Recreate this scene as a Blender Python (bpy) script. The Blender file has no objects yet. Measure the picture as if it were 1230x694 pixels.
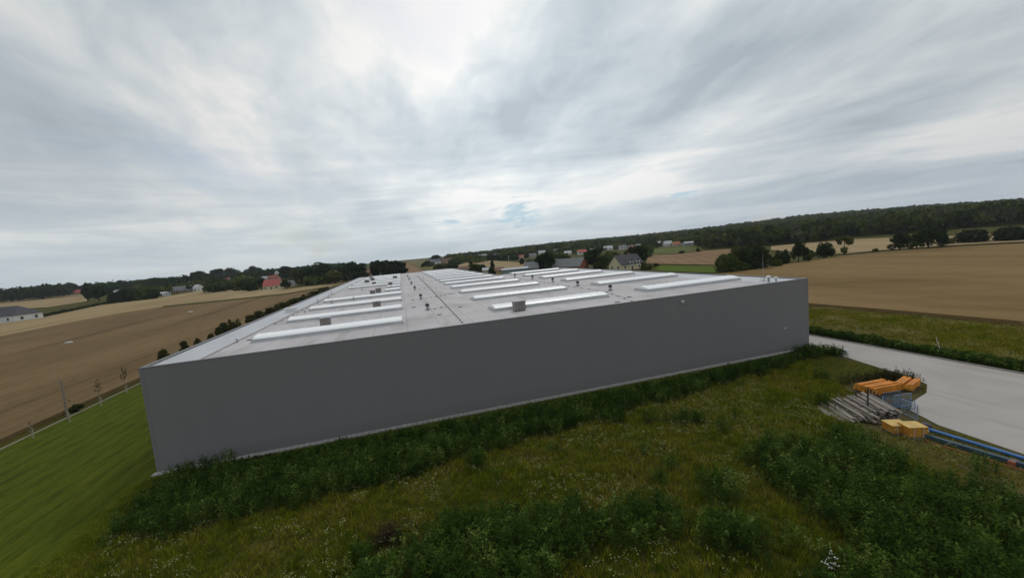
import bpy, bmesh, math, random
import numpy as np
from mathutils import Vector, Matrix
from mathutils.geometry import delaunay_2d_cdt

random.seed(7); rng = np.random.default_rng(7)
R = math.radians
sc = bpy.context.scene
HAZE = 9.5e-5
col = sc.collection

# ------------------------------------------------------------------ camera
F, PITCH, ROLL, YAW, CZ = 481.377, 0.0947359, -0.0887232, 0.2648312, 15.808
W0, H0 = 1230, 694
cy, sy, cp, sp = math.cos(YAW), math.sin(YAW), math.cos(PITCH), math.sin(PITCH)
FW = Vector((sy*cp, cy*cp, -sp)); r0 = Vector((cy, -sy, 0)); u0 = r0.cross(FW)
RT = math.cos(ROLL)*r0 + math.sin(ROLL)*u0
UP = -math.sin(ROLL)*r0 + math.cos(ROLL)*u0
CAM = Vector((0, 0, CZ))
cam = bpy.data.cameras.new('camera'); camo = bpy.data.objects.new('camera', cam); col.objects.link(camo)
m = Matrix.Identity(4)
for i, v in enumerate((RT, UP, -FW)):
    for j in range(3): m[j][i] = v[j]
m.translation = CAM
camo.matrix_world = m
cam.sensor_fit = 'HORIZONTAL'; cam.sensor_width = 36; cam.lens = F*36/W0
cam.clip_start = 0.1; cam.clip_end = 20000
sc.camera = camo

# ------------------------------------------------------------------ terrain
HILL = [(-180, 0), (-6, 0), (0, 2), (8, 7), (18, 6), (27, 9), (38, 18), (45, 14), (52, 4), (70, 4), (100, 0), (180, 0)]
def sstep(a, b, x):
    t = min(1, max(0, (x-a)/(b-a))); return t*t*(3-2*t)
def terrain(x, y):
    r = math.hypot(x, y)
    z = 0.0
    if r > 110:
        d = r-110
        d = d*d/(d+30)
        z = 18*(1-math.exp(-d*0.0145/18))
    if r > 500:
        th = math.degrees(math.atan2(x, y)-YAW)
        th = (th+180) % 360-180
        a = 0
        for (t0, a0), (t1, a1) in zip(HILL, HILL[1:]):
            if t0 <= th <= t1: a = a0+(a1-a0)*(th-t0)/(t1-t0); break
        z += a*sstep(500, 1650, r)
        z += 1.2*math.sin(x/310+1)*math.sin(y/270)*sstep(700, 1300, r)
    return z
def depth_of(P): return (Vector(P)-CAM).dot(FW)
def px_ray(px, py): return (RT*((px-W0/2)/F) - UP*((py-H0/2)/F) + FW)
def flat(px, py, z=0.0):
    d = px_ray(px, py); t = (z-CZ)/d.z
    return CAM+d*t
def at(px, py, tmax=2600):
    d = px_ray(px, py); t = 8.0; prev = t
    while t < tmax:
        P = CAM+d*t
        if P.z < terrain(P.x, P.y):
            a, b = prev, t
            for _ in range(30):
                mm = (a+b)/2; P = CAM+d*mm
                if P.z < terrain(P.x, P.y): b = mm
                else: a = mm
            P = CAM+d*b
            return Vector((P.x, P.y, terrain(P.x, P.y)))
        prev = t; t *= 1.01
    P = CAM+d*tmax
    return Vector((P.x, P.y, terrain(P.x, P.y)))

# ------------------------------------------------------------------ materials
def new_mat(name):
    mt = bpy.data.materials.new(name); mt.use_nodes = True
    nt = mt.node_tree; b = nt.nodes['Principled BSDF']
    return mt, nt, b
def ND(nt, t, **k):
    n = nt.nodes.new(t)
    for a, v in k.items(): setattr(n, a, v)
    return n
def plain(name, c, rough=.6, metal=0, spec=.3, var=.12, scale=1.5, bump=0, bscale=20):
    mt, nt, b = new_mat(name)
    b.inputs['Roughness'].default_value = rough; b.inputs['Metallic'].default_value = metal
    b.inputs['Specular IOR Level'].default_value = spec
    tc = ND(nt, 'ShaderNodeTexCoord')
    n = ND(nt, 'ShaderNodeTexNoise'); n.inputs['Scale'].default_value = scale; n.inputs['Detail'].default_value = 5
    nt.links.new(tc.outputs['Object'], n.inputs['Vector'])
    rp = ND(nt, 'ShaderNodeValToRGB')
    rp.color_ramp.elements[0].position = .25; rp.color_ramp.elements[1].position = .75
    rp.color_ramp.elements[0].color = (*[v*(1-var) for v in c], 1); rp.color_ramp.elements[1].color = (*[min(1, v*(1+var)) for v in c], 1)
    nt.links.new(n.outputs['Fac'], rp.inputs['Fac']); nt.links.new(rp.outputs['Color'], b.inputs['Base Color'])
    if bump:
        n2 = ND(nt, 'ShaderNodeTexNoise'); n2.inputs['Scale'].default_value = bscale; n2.inputs['Detail'].default_value = 4
        nt.links.new(tc.outputs['Object'], n2.inputs['Vector'])
        bp = ND(nt, 'ShaderNodeBump'); bp.inputs['Strength'].default_value = bump; bp.inputs['Distance'].default_value = .05
        nt.links.new(n2.outputs['Fac'], bp.inputs['Height']); nt.links.new(bp.outputs['Normal'], b.inputs['Normal'])
    return mt
def leaf_mat(name, c1, c2, scale=.6, trans=.25):
    mt = bpy.data.materials.new(name); mt.use_nodes = True; nt = mt.node_tree
    nt.nodes.clear()
    out = ND(nt, 'ShaderNodeOutputMaterial'); d = ND(nt, 'ShaderNodeBsdfDiffuse'); t = ND(nt, 'ShaderNodeBsdfTranslucent')
    mx = ND(nt, 'ShaderNodeMixShader'); mx.inputs[0].default_value = trans
    g = ND(nt, 'ShaderNodeNewGeometry'); n = ND(nt, 'ShaderNodeTexNoise'); n.inputs['Scale'].default_value = scale; n.inputs['Detail'].default_value = 3
    rp = ND(nt, 'ShaderNodeValToRGB'); rp.color_ramp.elements[0].position = .3; rp.color_ramp.elements[1].position = .7
    rp.color_ramp.elements[0].color = (*c1, 1); rp.color_ramp.elements[1].color = (*c2, 1)
    L = nt.links.new
    L(g.outputs['Position'], n.inputs['Vector']); L(n.outputs['Fac'], rp.inputs['Fac'])
    L(rp.outputs['Color'], d.inputs['Color']); L(rp.outputs['Color'], t.inputs['Color'])
    L(d.outputs[0], mx.inputs[1]); L(t.outputs[0], mx.inputs[2]); L(mx.outputs[0], out.inputs['Surface'])
    return mt
def field_mat(name, c1, c2, c3, line_angle=None, line_scale=.12, line_str=.25, bump=.6, tram=0, stretch=.22, fine=.9, wf=.35):
    """grown field: broad patches, fine grain and drill/tram lines in the crop"""
    mt, nt, b = new_mat(name); L = nt.links.new
    b.inputs['Roughness'].default_value = .9; b.inputs['Specular IOR Level'].default_value = .05
    g = ND(nt, 'ShaderNodeNewGeometry')
    mp = ND(nt, 'ShaderNodeMapping'); mp.inputs['Rotation'].default_value = (0, 0, line_angle or 0); mp.inputs['Scale'].default_value = (1, stretch, 1)
    L(g.outputs['Position'], mp.inputs['Vector'])
    n1 = ND(nt, 'ShaderNodeTexNoise'); n1.inputs['Scale'].default_value = .05; n1.inputs['Detail'].default_value = 6; n1.inputs['Roughness'].default_value = .6
    L(mp.outputs[0], n1.inputs['Vector'])
    n2 = ND(nt, 'ShaderNodeTexNoise'); n2.inputs['Scale'].default_value = fine; n2.inputs['Detail'].default_value = 6; n2.inputs['Roughness'].default_value = .7
    L(mp.outputs[0], n2.inputs['Vector'])
    rp = ND(nt, 'ShaderNodeValToRGB'); e = rp.color_ramp.elements
    e[0].position = .36; e[0].color = (*c1, 1); e[1].position = .66; e[1].color = (*c3, 1)
    k = e.new(.5); k.color = (*c2, 1)
    mxv = ND(nt, 'ShaderNodeMath', operation='MULTIPLY_ADD'); mxv.inputs[1].default_value = 1-wf
    ad = ND(nt, 'ShaderNodeMath', operation='MULTIPLY'); ad.inputs[1].default_value = wf
    L(n2.outputs['Fac'], ad.inputs[0]); L(n1.outputs['Fac'], mxv.inputs[0]); L(ad.outputs[0], mxv.inputs[2])
    src = mxv.outputs[0]
    if line_angle is not None:
        w = ND(nt, 'ShaderNodeTexWave'); w.inputs['Scale'].default_value = line_scale; w.inputs['Distortion'].default_value = 1.2
        w.inputs['Detail'].default_value = 3; w.inputs['Detail Scale'].default_value = .6
        L(mp.outputs[0], w.inputs['Vector'])
        m2 = ND(nt, 'ShaderNodeMath', operation='MULTIPLY_ADD'); m2.inputs[1].default_value = line_str
        sb = ND(nt, 'ShaderNodeMath', operation='SUBTRACT'); sb.inputs[1].default_value = line_str/2
        L(w.outputs['Fac'], m2.inputs[0]); L(src, m2.inputs[2]); L(m2.outputs[0], sb.inputs[0]); src = sb.outputs[0]
    L(src, rp.inputs['Fac'])
    if tram:
        w2 = ND(nt, 'ShaderNodeTexWave'); w2.inputs['Scale'].default_value = .314/tram; w2.inputs['Distortion'].default_value = .5; w2.inputs['Detail Scale'].default_value = .3
        L(mp.outputs[0], w2.inputs['Vector'])
        pw = ND(nt, 'ShaderNodeMath', operation='POWER'); pw.inputs[1].default_value = 14; L(w2.outputs['Fac'], pw.inputs[0])
        nb = ND(nt, 'ShaderNodeTexNoise'); nb.inputs['Scale'].default_value = .035; nb.inputs['Detail'].default_value = 4; L(mp.outputs[0], nb.inputs['Vector'])
        rb_ = ND(nt, 'ShaderNodeMapRange'); rb_.inputs[1].default_value = .42; rb_.inputs[2].default_value = .62; L(nb.outputs['Fac'], rb_.inputs[0])
        mu = ND(nt, 'ShaderNodeMath', operation='MULTIPLY'); L(pw.outputs[0], mu.inputs[0]); L(rb_.outputs[0], mu.inputs[1])
        mt2 = ND(nt, 'ShaderNodeMix', data_type='RGBA', blend_type='MULTIPLY'); mt2.inputs[7].default_value = (.68, .68, .66, 1)
        L(mu.outputs[0], mt2.inputs[0]); L(rp.outputs['Color'], mt2.inputs[6]); L(mt2.outputs[2], b.inputs['Base Color'])
    else: L(rp.outputs['Color'], b.inputs['Base Color'])
    n3 = ND(nt, 'ShaderNodeTexNoise'); n3.inputs['Scale'].default_value = 3; n3.inputs['Detail'].default_value = 5
    L(g.outputs['Position'], n3.inputs['Vector'])
    bp = ND(nt, 'ShaderNodeBump'); bp.inputs['Strength'].default_value = bump; bp.inputs['Distance'].default_value = .4
    L(n3.outputs['Fac'], bp.inputs['Height']); L(bp.outputs['Normal'], b.inputs['Normal'])
    return mt

M = {}
_a, _b = flat(0, 405.5), flat(137, 378.3)
LANE = math.atan2((_b-_a).x, (_b-_a).y)
M['ground'] = field_mat('rough_grass_ground', (.040, .042, .008), (.066, .064, .012), (.10, .088, .024))
M['dry'] = field_mat('dry_grass_soil', (.055, .048, .018), (.09, .076, .03), (.14, .118, .055))
M['lawn'] = field_mat('mown_lawn', (.034, .052, .004), (.068, .090, .004), (.100, .115, .010), line_angle=R(3), line_scale=.19, line_str=.08, bump=.8, stretch=.12, fine=2.4, wf=.7)
M['wheat_dark'] = field_mat('ripe_wheat_brown', (.128, .085, .039), (.176, .119, .056), (.215, .148, .074), line_angle=LANE, line_str=.05, tram=21)
M['wheat_light'] = field_mat('ripe_wheat_pale', (.25, .18, .09), (.32, .238, .127), (.38, .29, .165), line_angle=LANE, line_str=.15, tram=17)
M['wheat_right'] = field_mat('ripe_wheat_golden', (.165, .106, .042), (.222, .146, .062), (.258, .176, .082), line_angle=R(100), line_str=.04, tram=23)
M['stubble'] = field_mat('stubble', (.18, .11, .055), (.225, .142, .075), (.26, .175, .10), line_angle=R(70), line_str=.1)
M['green_field'] = field_mat('green_field', (.075, .09, .02), (.10, .115, .028), (.13, .14, .038))
M['bright_green'] = field_mat('bright_grass', (.06, .09, .007), (.08, .115, .009), (.10, .135, .013))
M['yellow_green'] = field_mat('yellow_green_field', (.11, .105, .035), (.14, .125, .045), (.19, .155, .065))

# ------------------------------------------------------------------ mesh helpers
def link_mesh(name, me, mats, parent=None):
    for mm in (mats if isinstance(mats, (list, tuple)) else [mats]): me.materials.append(mm)
    o = bpy.data.objects.new(name, me); col.objects.link(o)
    if parent: o.parent = parent
    return o
class MB:
    def __init__(s): s.bm = bmesh.new(); s.mi = 0
    def _new(s, n0):
        s.bm.faces.ensure_lookup_table()
        for f in s.bm.faces[n0:]: f.material_index = s.mi
    def poly(s, vs, faces):
        n0 = len(s.bm.faces); bv = [s.bm.verts.new(v) for v in vs]
        for f in faces: s.bm.faces.new([bv[i] for i in f])
        s._new(n0); return s
    def box(s, x0, x1, y0, y1, z0, z1, mat=None):
        vs = [Vector((x, y, z)) for z in (z0, z1) for y in (y0, y1) for x in (x0, x1)]
        if mat is not None: vs = [mat @ v for v in vs]
        return s.poly(vs, [(0, 2, 3, 1), (4, 5, 7, 6), (0, 1, 5, 4), (2, 6, 7, 3), (0, 4, 6, 2), (1, 3, 7, 5)])
    def prism(s, pts, z0, z1):
        n = len(pts)
        vs = [(x, y, z0) for x, y in pts]+[(x, y, z1) for x, y in pts]
        return s.poly(vs, [tuple(range(n-1, -1, -1)), tuple(range(n, 2*n))]+[(i, (i+1) % n, n+(i+1) % n, n+i) for i in range(n)])
    def tube(s, a, b, ra, rb=None, n=8):
        a = Vector(a); b = Vector(b); rb = ra if rb is None else rb
        d = (b-a).normalized(); x = d.orthogonal().normalized(); y = d.cross(x)
        vs = []
        for c, r in ((a, ra), (b, rb)):
            for i in range(n):
                t = 2*math.pi*i/n; vs.append(c+x*r*math.cos(t)+y*r*math.sin(t))
        return s.poly(vs, [tuple(range(n-1, -1, -1)), tuple(range(n, 2*n))]+[(i, (i+1) % n, n+(i+1) % n, n+i) for i in range(n)])
    def lathe(s, prof, n=12, off=(0, 0, 0)):
        o = Vector(off); vs = []
        for r, z in prof:
            for i in range(n):
                t = 2*math.pi*i/n; vs.append(o+Vector((r*math.cos(t), r*math.sin(t), z)))
        k = len(prof)
        fs = [tuple(range(n-1, -1, -1)), tuple(range((k-1)*n, k*n))]
        for j in range(k-1):
            for i in range(n): fs.append((j*n+i, j*n+(i+1) % n, (j+1)*n+(i+1) % n, (j+1)*n+i))
        return s.poly(vs, fs)
    def build(s, name, mats, parent=None, bevel=0, smooth=False):
        me = bpy.data.meshes.new(name)
        if bevel:
            bmesh.ops.bevel(s.bm, geom=s.bm.edges[:], offset=bevel, segments=2, affect='EDGES', clamp_overlap=True)
        bmesh.ops.recalc_face_normals(s.bm, faces=s.bm.faces[:])
        s.bm.to_mesh(me); s.bm.free()
        if smooth:
            for p in me.polygons: p.use_smooth = True
        return link_mesh(name, me, mats, parent)
def np_mesh(name, verts, quads=None, tris=None, mi=None):
    """fast mesh from arrays"""
    me = bpy.data.meshes.new(name)
    nq = 0 if quads is None else len(quads); ntr = 0 if tris is None else len(tris)
    me.vertices.add(len(verts)); me.vertices.foreach_set('co', np.asarray(verts, np.float32).ravel())
    idx = []
    if nq: idx.append(np.asarray(quads).ravel())
    if ntr: idx.append(np.asarray(tris).ravel())
    idx = np.concatenate(idx).astype(np.int32)
    me.loops.add(len(idx)); me.loops.foreach_set('vertex_index', idx)
    st = np.concatenate([np.arange(nq)*4, nq*4+np.arange(ntr)*3]).astype(np.int32)
    me.polygons.add(nq+ntr); me.polygons.foreach_set('loop_start', st)
    if mi is not None: me.polygons.foreach_set('material_index', np.asarray(mi, np.int32))
    me.update(calc_edges=True)
    return me
def tag(o, label=None, cat=None, group=None, kind=None):
    if label: o['label'] = label
    if cat: o['category'] = cat
    if group: o['group'] = group
    if kind: o['kind'] = kind
    elif label: o['kind'] = 'thing'
    return o
def empty(name, loc, rz=0, label=None, cat=None, group=None):
    o = bpy.data.objects.new(name, None); col.objects.link(o)
    o.location = loc; o.rotation_euler = (0, 0, rz); o.empty_display_size = .5
    return tag(o, label, cat, group)
def copy_tree(o, parent=None):
    c = o.copy(); col.objects.link(c)
    if parent is not None: c.parent = parent
    for ch in list(o.children): copy_tree(ch, c)
    return c

# ------------------------------------------------------------------ ground and field sheets
def build_ground():
    rad = [0]; r = 3.0
    while r < 4600: rad.append(r); r *= 1.045
    na = 240; vs = [(0, 0, 0)]
    for r in rad[1:]:
        for i in range(na):
            t = 2*math.pi*i/na; x, y = r*math.sin(t), r*math.cos(t); vs.append((x, y, terrain(x, y)))
    tris = [(0, 1+(i+1) % na, 1+i) for i in range(na)]; quads = []
    for k in range(len(rad)-2):
        a = 1+k*na; b = a+na
        for i in range(na): quads.append((a+i, a+(i+1) % na, b+(i+1) % na, b+i))
    me = np_mesh('ground', vs, quads, tris)
    bm = bmesh.new(); bm.from_mesh(me); bmesh.ops.recalc_face_normals(bm, faces=bm.faces[:]); 
    if sum(f.normal.z for f in bm.faces) < 0: bmesh.ops.reverse_faces(bm, faces=bm.faces[:])
    bm.to_mesh(me); bm.free()
    return tag(link_mesh('ground', me, M['ground']), 'rough dark green grassland rising gently to the horizon', 'ground', kind='structure')
build_ground()

def sheet(name, pts, off, mat, label, cat, skirt=0.0, grid=None, jag=0):
    """terrain-following sheet inside the outline pts (world x, y)"""
    out = []
    n = len(pts)
    for i in range(n):
        a = Vector(pts[i][:2]); b = Vector(pts[(i+1) % n][:2]); L = (b-a).length
        mid = ((a+b)/2).length; step = max(1.5, .05*mid); k = max(1, int(L/step))
        for j in range(k):
            p = a.lerp(b, j/k)
            if jag and j: p = p+Vector((random.uniform(-jag, jag), random.uniform(-jag, jag)))
            out.append(p)
    nb = len(out)
    xs = [p.x for p in out]; ys = [p.y for p in out]
    g = grid or max(3, min(40, (max(xs)-min(xs))/30, (max(ys)-min(ys))/30))
    inner = []
    x = min(xs)+g/2
    while x < max(xs):
        y = min(ys)+g/2
        while y < max(ys): inner.append(Vector((x, y))); y += g
        x += g
    vs, es, fs, *_ = delaunay_2d_cdt(out+inner, [(i, (i+1) % nb) for i in range(nb)], [], 1, 1e-4)
    bm = bmesh.new()
    bv = [bm.verts.new((v.x, v.y, terrain(v.x, v.y)+off)) for v in vs]
    for f in fs:
        try: bm.faces.new([bv[i] for i in f])
        except ValueError: pass
    bmesh.ops.recalc_face_normals(bm, faces=bm.faces[:])
    if sum(f.normal.z for f in bm.faces) < 0: bmesh.ops.reverse_faces(bm, faces=bm.faces[:])
    if skirt:
        be = [e for e in bm.edges if len(e.link_faces) == 1]
        ex = bmesh.ops.extrude_edge_only(bm, edges=be)
        for v in ex['geom']:
            if isinstance(v, bmesh.types.BMVert): v.co.z -= skirt
    for v in [v for v in bm.verts if not v.link_faces]: bm.verts.remove(v)
    me = bpy.data.meshes.new(name); bm.to_mesh(me); bm.free()
    return tag(link_mesh(name, me, mat), label, cat, kind='structure')
def P2(*pp): return [tuple(at(x, y))[:2] for x, y in pp]

EDGE_X = -42.0
# near sheets
YARD = [(49.95, 119), (49.95, 38.2), (48.9, 34.5), (47.6, 29.6), (47.2, 26.9), (45.9, 24.9), (43.6, 23.7), (40.6, 23.0), (38.6, 22.0), (37.4, 19.6), (36.9, 15), (36.4, 6), (36, -12), (55.1, -12), (55.1, 119)]
LAWN = [(-21.5, 38.4), (-20.9, 33), (-19.6, 27.5), (-18.5, 15), (-18, 0), (-41.6, 0), (-41.6, 190), (-21.5, 190)]
sheet('lawn', LAWN, .03, M['lawn'], 'bright green mown lawn strip left of the grey warehouse', 'lawn', jag=.25)
sheet('dry_verge', [(48.3, 38), (49.3, 36.5), (48.4, 34), (47, 29.5), (46.4, 27.2), (42, 28.5), (37.5, 27), (32.5, 25.2), (31.4, 20.5), (32.3, 16.5), (30.5, 11), (30, -12), (36.3, -12), (36.8, 15), (37.2, 19.6), (38.4, 22.2), (43.6, 24), (46, 25.5), (46.6, 27.3), (47.2, 29.6)][::-1], .02, M['dry'], 'dry trampled grass along the concrete yard', 'verge', jag=.35)
# left of the warehouse
FA = [(-42.4, -5), (-42.4, 300)]
top = [(395, 345.5), (345, 354), (300, 358.7), (252, 363.8), (196, 369.3), (137, 378.3), (81, 389), (0, 405.5), (-120, 437)]
FA = [(-43.6, -5), (-43.6, 250)]+[p for p in P2(*top) if p[0] < -43.6]+[(-400, -5)]
sheet('wheat_field', FA, .5, M['wheat_dark'], 'brown ripe wheat field beyond the lawn edging', 'field', skirt=.6, jag=.3)
FB = P2((-120, 437), (0, 405.5), (81, 389), (137, 378.3), (196, 369.3), (252, 363.8), (300, 358.7), (345, 354), (395, 345.5), (428, 336.5), (414, 337), (392, 341), (346, 347.6), (312, 348.5), (300, 350), (270, 348.5), (290, 341.5), (300, 338), (262, 341.5), (245, 349), (181, 359.5), (122, 366.8), (44, 383.5), (-20, 392), (-120, 410))
sheet('stubble_field', FB, .42, M['wheat_light'], 'pale straw field below the village houses', 'field', skirt=.5)
sheet('track', P2((196, 368.6), (252, 363.0), (300, 357.9), (345, 353.2), (395, 344.6), (395, 345.9), (345, 354.6), (300, 359.4), (252, 364.5), (196, 370.0)), .62, M['ground'], 'thin dark grassy track between the brown and pale left fields', 'track')
FC = P2((-160, 392), (0, 373), (58, 369.5), (104, 362.5), (108, 354.5), (88, 353.5), (50, 357), (0, 361.5), (-160, 378))
sheet('straw_field', FC, .4, M['wheat_light'], 'far pale field in front of the dark left wood', 'field')
# behind the warehouse
sheet('ploughed_field', P2((484, 331), (487.5, 315.8), (494, 317), (513, 328)), .4, M['stubble'], 'reddish bare field beyond the far end of the roof', 'field')
sheet('pasture', P2((488.2, 315.2), (494, 312.6), (511, 312.6), (523, 323), (513.5, 327.5), (495, 316.8)), .4, M['yellow_green'], 'yellowish green pasture on the rise beyond the roof', 'field')
sheet('hay_field', P2((548, 315), (590, 313.4), (628, 316), (634, 321), (600, 323), (550, 322)), .4, M['wheat_light'], 'thin straw field behind the yellow houses', 'field')
# right of the warehouse
sheet('green_meadow', P2((778, 306.4), (815, 305), (845, 301), (840, 295.5), (781, 299)), .4, M['green_field'], 'dull green field below the white village houses', 'field')
sheet('barley_field', P2((776, 317.5), (862, 319.2), (905, 304), (884, 299.2), (845, 301.8), (815, 305.6), (778, 307)), .4, M['stubble'], 'pinkish brown field above the bright green strip', 'field')
sheet('grass_strip', P2((786, 319), (860, 319.8), (864, 329), (790, 326)), .3, M['bright_green'], 'bright green grass strip left of the round bushes', 'field')
FJ = [(76.2, 140), (75.6, 58.7), (77.4, 44), (78.2, 32), (80, 20), (84, -10)] + P2((1330, 288.5), (1230, 294), (1140, 298.5), (1060, 304), (1010, 308.5), (995, 311.5), (960, 317), (930, 320.5), (905, 325.5), (880, 328.5), (858, 331))
sheet('wheat_field', FJ, .6, M['wheat_right'], 'wide golden wheat field right of the warehouse', 'field', skirt=.7, jag=.25)
FK = P2((1330, 286), (1230, 291.5), (1140, 296), (1060, 301.5), (1018, 305.5), (1000, 306), (926, 301), (926, 296.5), (978, 291.2), (1025, 288), (1062, 286.5), (1150, 284), (1230, 278), (1330, 270))
sheet('far_wheat_field', FK, .4, M['wheat_light'], 'pale wheat strip between the lone trees and the wood', 'field')

# concrete yard: a slab with a kerb
def yard_mat():
    mt, nt, b = new_mat('yard_concrete'); L = nt.links.new
    b.inputs['Roughness'].default_value = .85; b.inputs['Specular IOR Level'].default_value = .2
    g = ND(nt, 'ShaderNodeNewGeometry')
    n = ND(nt, 'ShaderNodeTexNoise'); n.inputs['Scale'].default_value = .22; n.inputs['Detail'].default_value = 8; n.inputs['Roughness'].default_value = .6
    L(g.outputs['Position'], n.inputs['Vector'])
    rp = ND(nt, 'ShaderNodeValToRGB'); rp.color_ramp.elements[0].position = .3; rp.color_ramp.elements[1].position = .7
    rp.color_ramp.elements[0].color = (.375, .345, .318, 1); rp.color_ramp.elements[1].color = (.44, .408, .382, 1)
    L(n.outputs['Fac'], rp.inputs['Fac'])
    br = ND(nt, 'ShaderNodeTexBrick'); br.offset = 0; br.inputs['Scale'].default_value = 1; br.inputs['Brick Width'].default_value = 5; br.inputs['Row Height'].default_value = 5
    br.inputs['Mortar Size'].default_value = .025; br.inputs['Color1'].default_value = (1, 1, 1, 1); br.inputs['Color2'].default_value = (.97, .97, .96, 1); br.inputs['Mortar'].default_value = (.91, .91, .90, 1)
    L(g.outputs['Position'], br.inputs['Vector'])
    mx = ND(nt, 'ShaderNodeMix', data_type='RGBA', blend_type='MULTIPLY'); mx.inputs[0].default_value = 1
    L(rp.outputs['Color'], mx.inputs[6]); L(br.outputs['Color'], mx.inputs[7])
    mp = ND(nt, 'ShaderNodeMapping'); mp.inputs['Scale'].default_value = (1.2, .12, 1); mp.inputs['Rotation'].default_value = (0, 0, R(-6)); L(g.outputs['Position'], mp.inputs[0])
    n4 = ND(nt, 'ShaderNodeTexNoise'); n4.inputs['Scale'].default_value = .9; n4.inputs['Detail'].default_value = 7; n4.inputs['Distortion'].default_value = .6; L(mp.outputs[0], n4.inputs['Vector'])
    r4 = ND(nt, 'ShaderNodeValToRGB'); r4.color_ramp.elements[0].position = .46; r4.color_ramp.elements[1].position = .75
    r4.color_ramp.elements[0].color = (1, 1, 1, 1); r4.color_ramp.elements[1].color = (.90, .885, .865, 1); L(n4.outputs['Fac'], r4.inputs['Fac'])
    m5 = ND(nt, 'ShaderNodeMix', data_type='RGBA', blend_type='MULTIPLY'); m5.inputs[0].default_value = 1
    L(mx.outputs[2], m5.inputs[6]); L(r4.outputs['Color'], m5.inputs[7]); L(m5.outputs[2], b.inputs['Base Color'])
    return mt
sheet('yard', YARD, .05, yard_mat(), 'pale concrete yard and road right of the warehouse', 'yard', skirt=.2)
M['concrete'] = plain('concrete', (.36, .35, .33), .85, var=.2, scale=2, bump=.2)
M['kerb'] = plain('kerb_concrete', (.27, .26, .245), .9, var=.2, scale=1)
kb = MB().box(55.1, 55.3, -12, 119, 0, .16)
tag(kb.build('kerb', M['kerb']), 'long low kerb between the concrete yard and the weeds', 'kerb', kind='structure')

# ------------------------------------------------------------------ warehouse
def wall_mat():
    mt, nt, b = new_mat('grey_sandwich_panel'); L = nt.links.new
    b.inputs['Roughness'].default_value = .6; b.inputs['Specular IOR Level'].default_value = .12
    tc = ND(nt, 'ShaderNodeTexCoord'); sx = ND(nt, 'ShaderNodeSeparateXYZ'); L(tc.outputs['Object'], sx.inputs[0])
    ad = ND(nt, 'ShaderNodeMath', operation='ADD'); L(sx.outputs[0], ad.inputs[0]); L(sx.outputs[1], ad.inputs[1])
    # vertical panel joints every 1.1 m and micro ribs
    fr = ND(nt, 'ShaderNodeMath', operation='PINGPONG'); fr.inputs[1].default_value = .55; L(ad.outputs[0], fr.inputs[0])
    lt = ND(nt, 'ShaderNodeMath', operation='LESS_THAN'); lt.inputs[1].default_value = .012; L(fr.outputs[0], lt.inputs[0])
    fl = ND(nt, 'ShaderNodeMath', operation='DIVIDE'); fl.inputs[1].default_value = 1.1; L(ad.outputs[0], fl.inputs[0])
    flr = ND(nt, 'ShaderNodeMath', operation='FLOOR'); L(fl.outputs[0], flr.inputs[0])
    wn = ND(nt, 'ShaderNodeTexWhiteNoise', noise_dimensions='1D'); L(flr.outputs[0], wn.inputs['W'])
    n = ND(nt, 'ShaderNodeTexNoise'); n.inputs['Scale'].default_value = .25; n.inputs['Detail'].default_value = 4
    mp = ND(nt, 'ShaderNodeMapping'); mp.inputs['Scale'].default_value = (1, 1, .25); L(tc.outputs['Object'], mp.inputs[0]); L(mp.outputs[0], n.inputs['Vector'])
    a1 = ND(nt, 'ShaderNodeMath', operation='MULTIPLY_ADD'); a1.inputs[1].default_value = .016; a1.inputs[2].default_value = .93; L(wn.outputs['Value'], a1.inputs[0])
    a2 = ND(nt, 'ShaderNodeMath', operation='MULTIPLY_ADD'); a2.inputs[1].default_value = .06; L(n.outputs['Fac'], a2.inputs[0]); L(a1.outputs[0], a2.inputs[2])
    a3 = ND(nt, 'ShaderNodeMath', operation='MULTIPLY_ADD'); a3.inputs[1].default_value = -.10; L(lt.outputs[0], a3.inputs[0]); L(a2.outputs[0], a3.inputs[2])
    mx = ND(nt, 'ShaderNodeVectorMath', operation='SCALE'); mx.inputs[0].default_value = (.211, .202, .205); L(a3.outputs[0], mx.inputs['Scale'])
    L(mx.outputs[0], b.inputs['Base Color'])
    return mt
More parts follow.
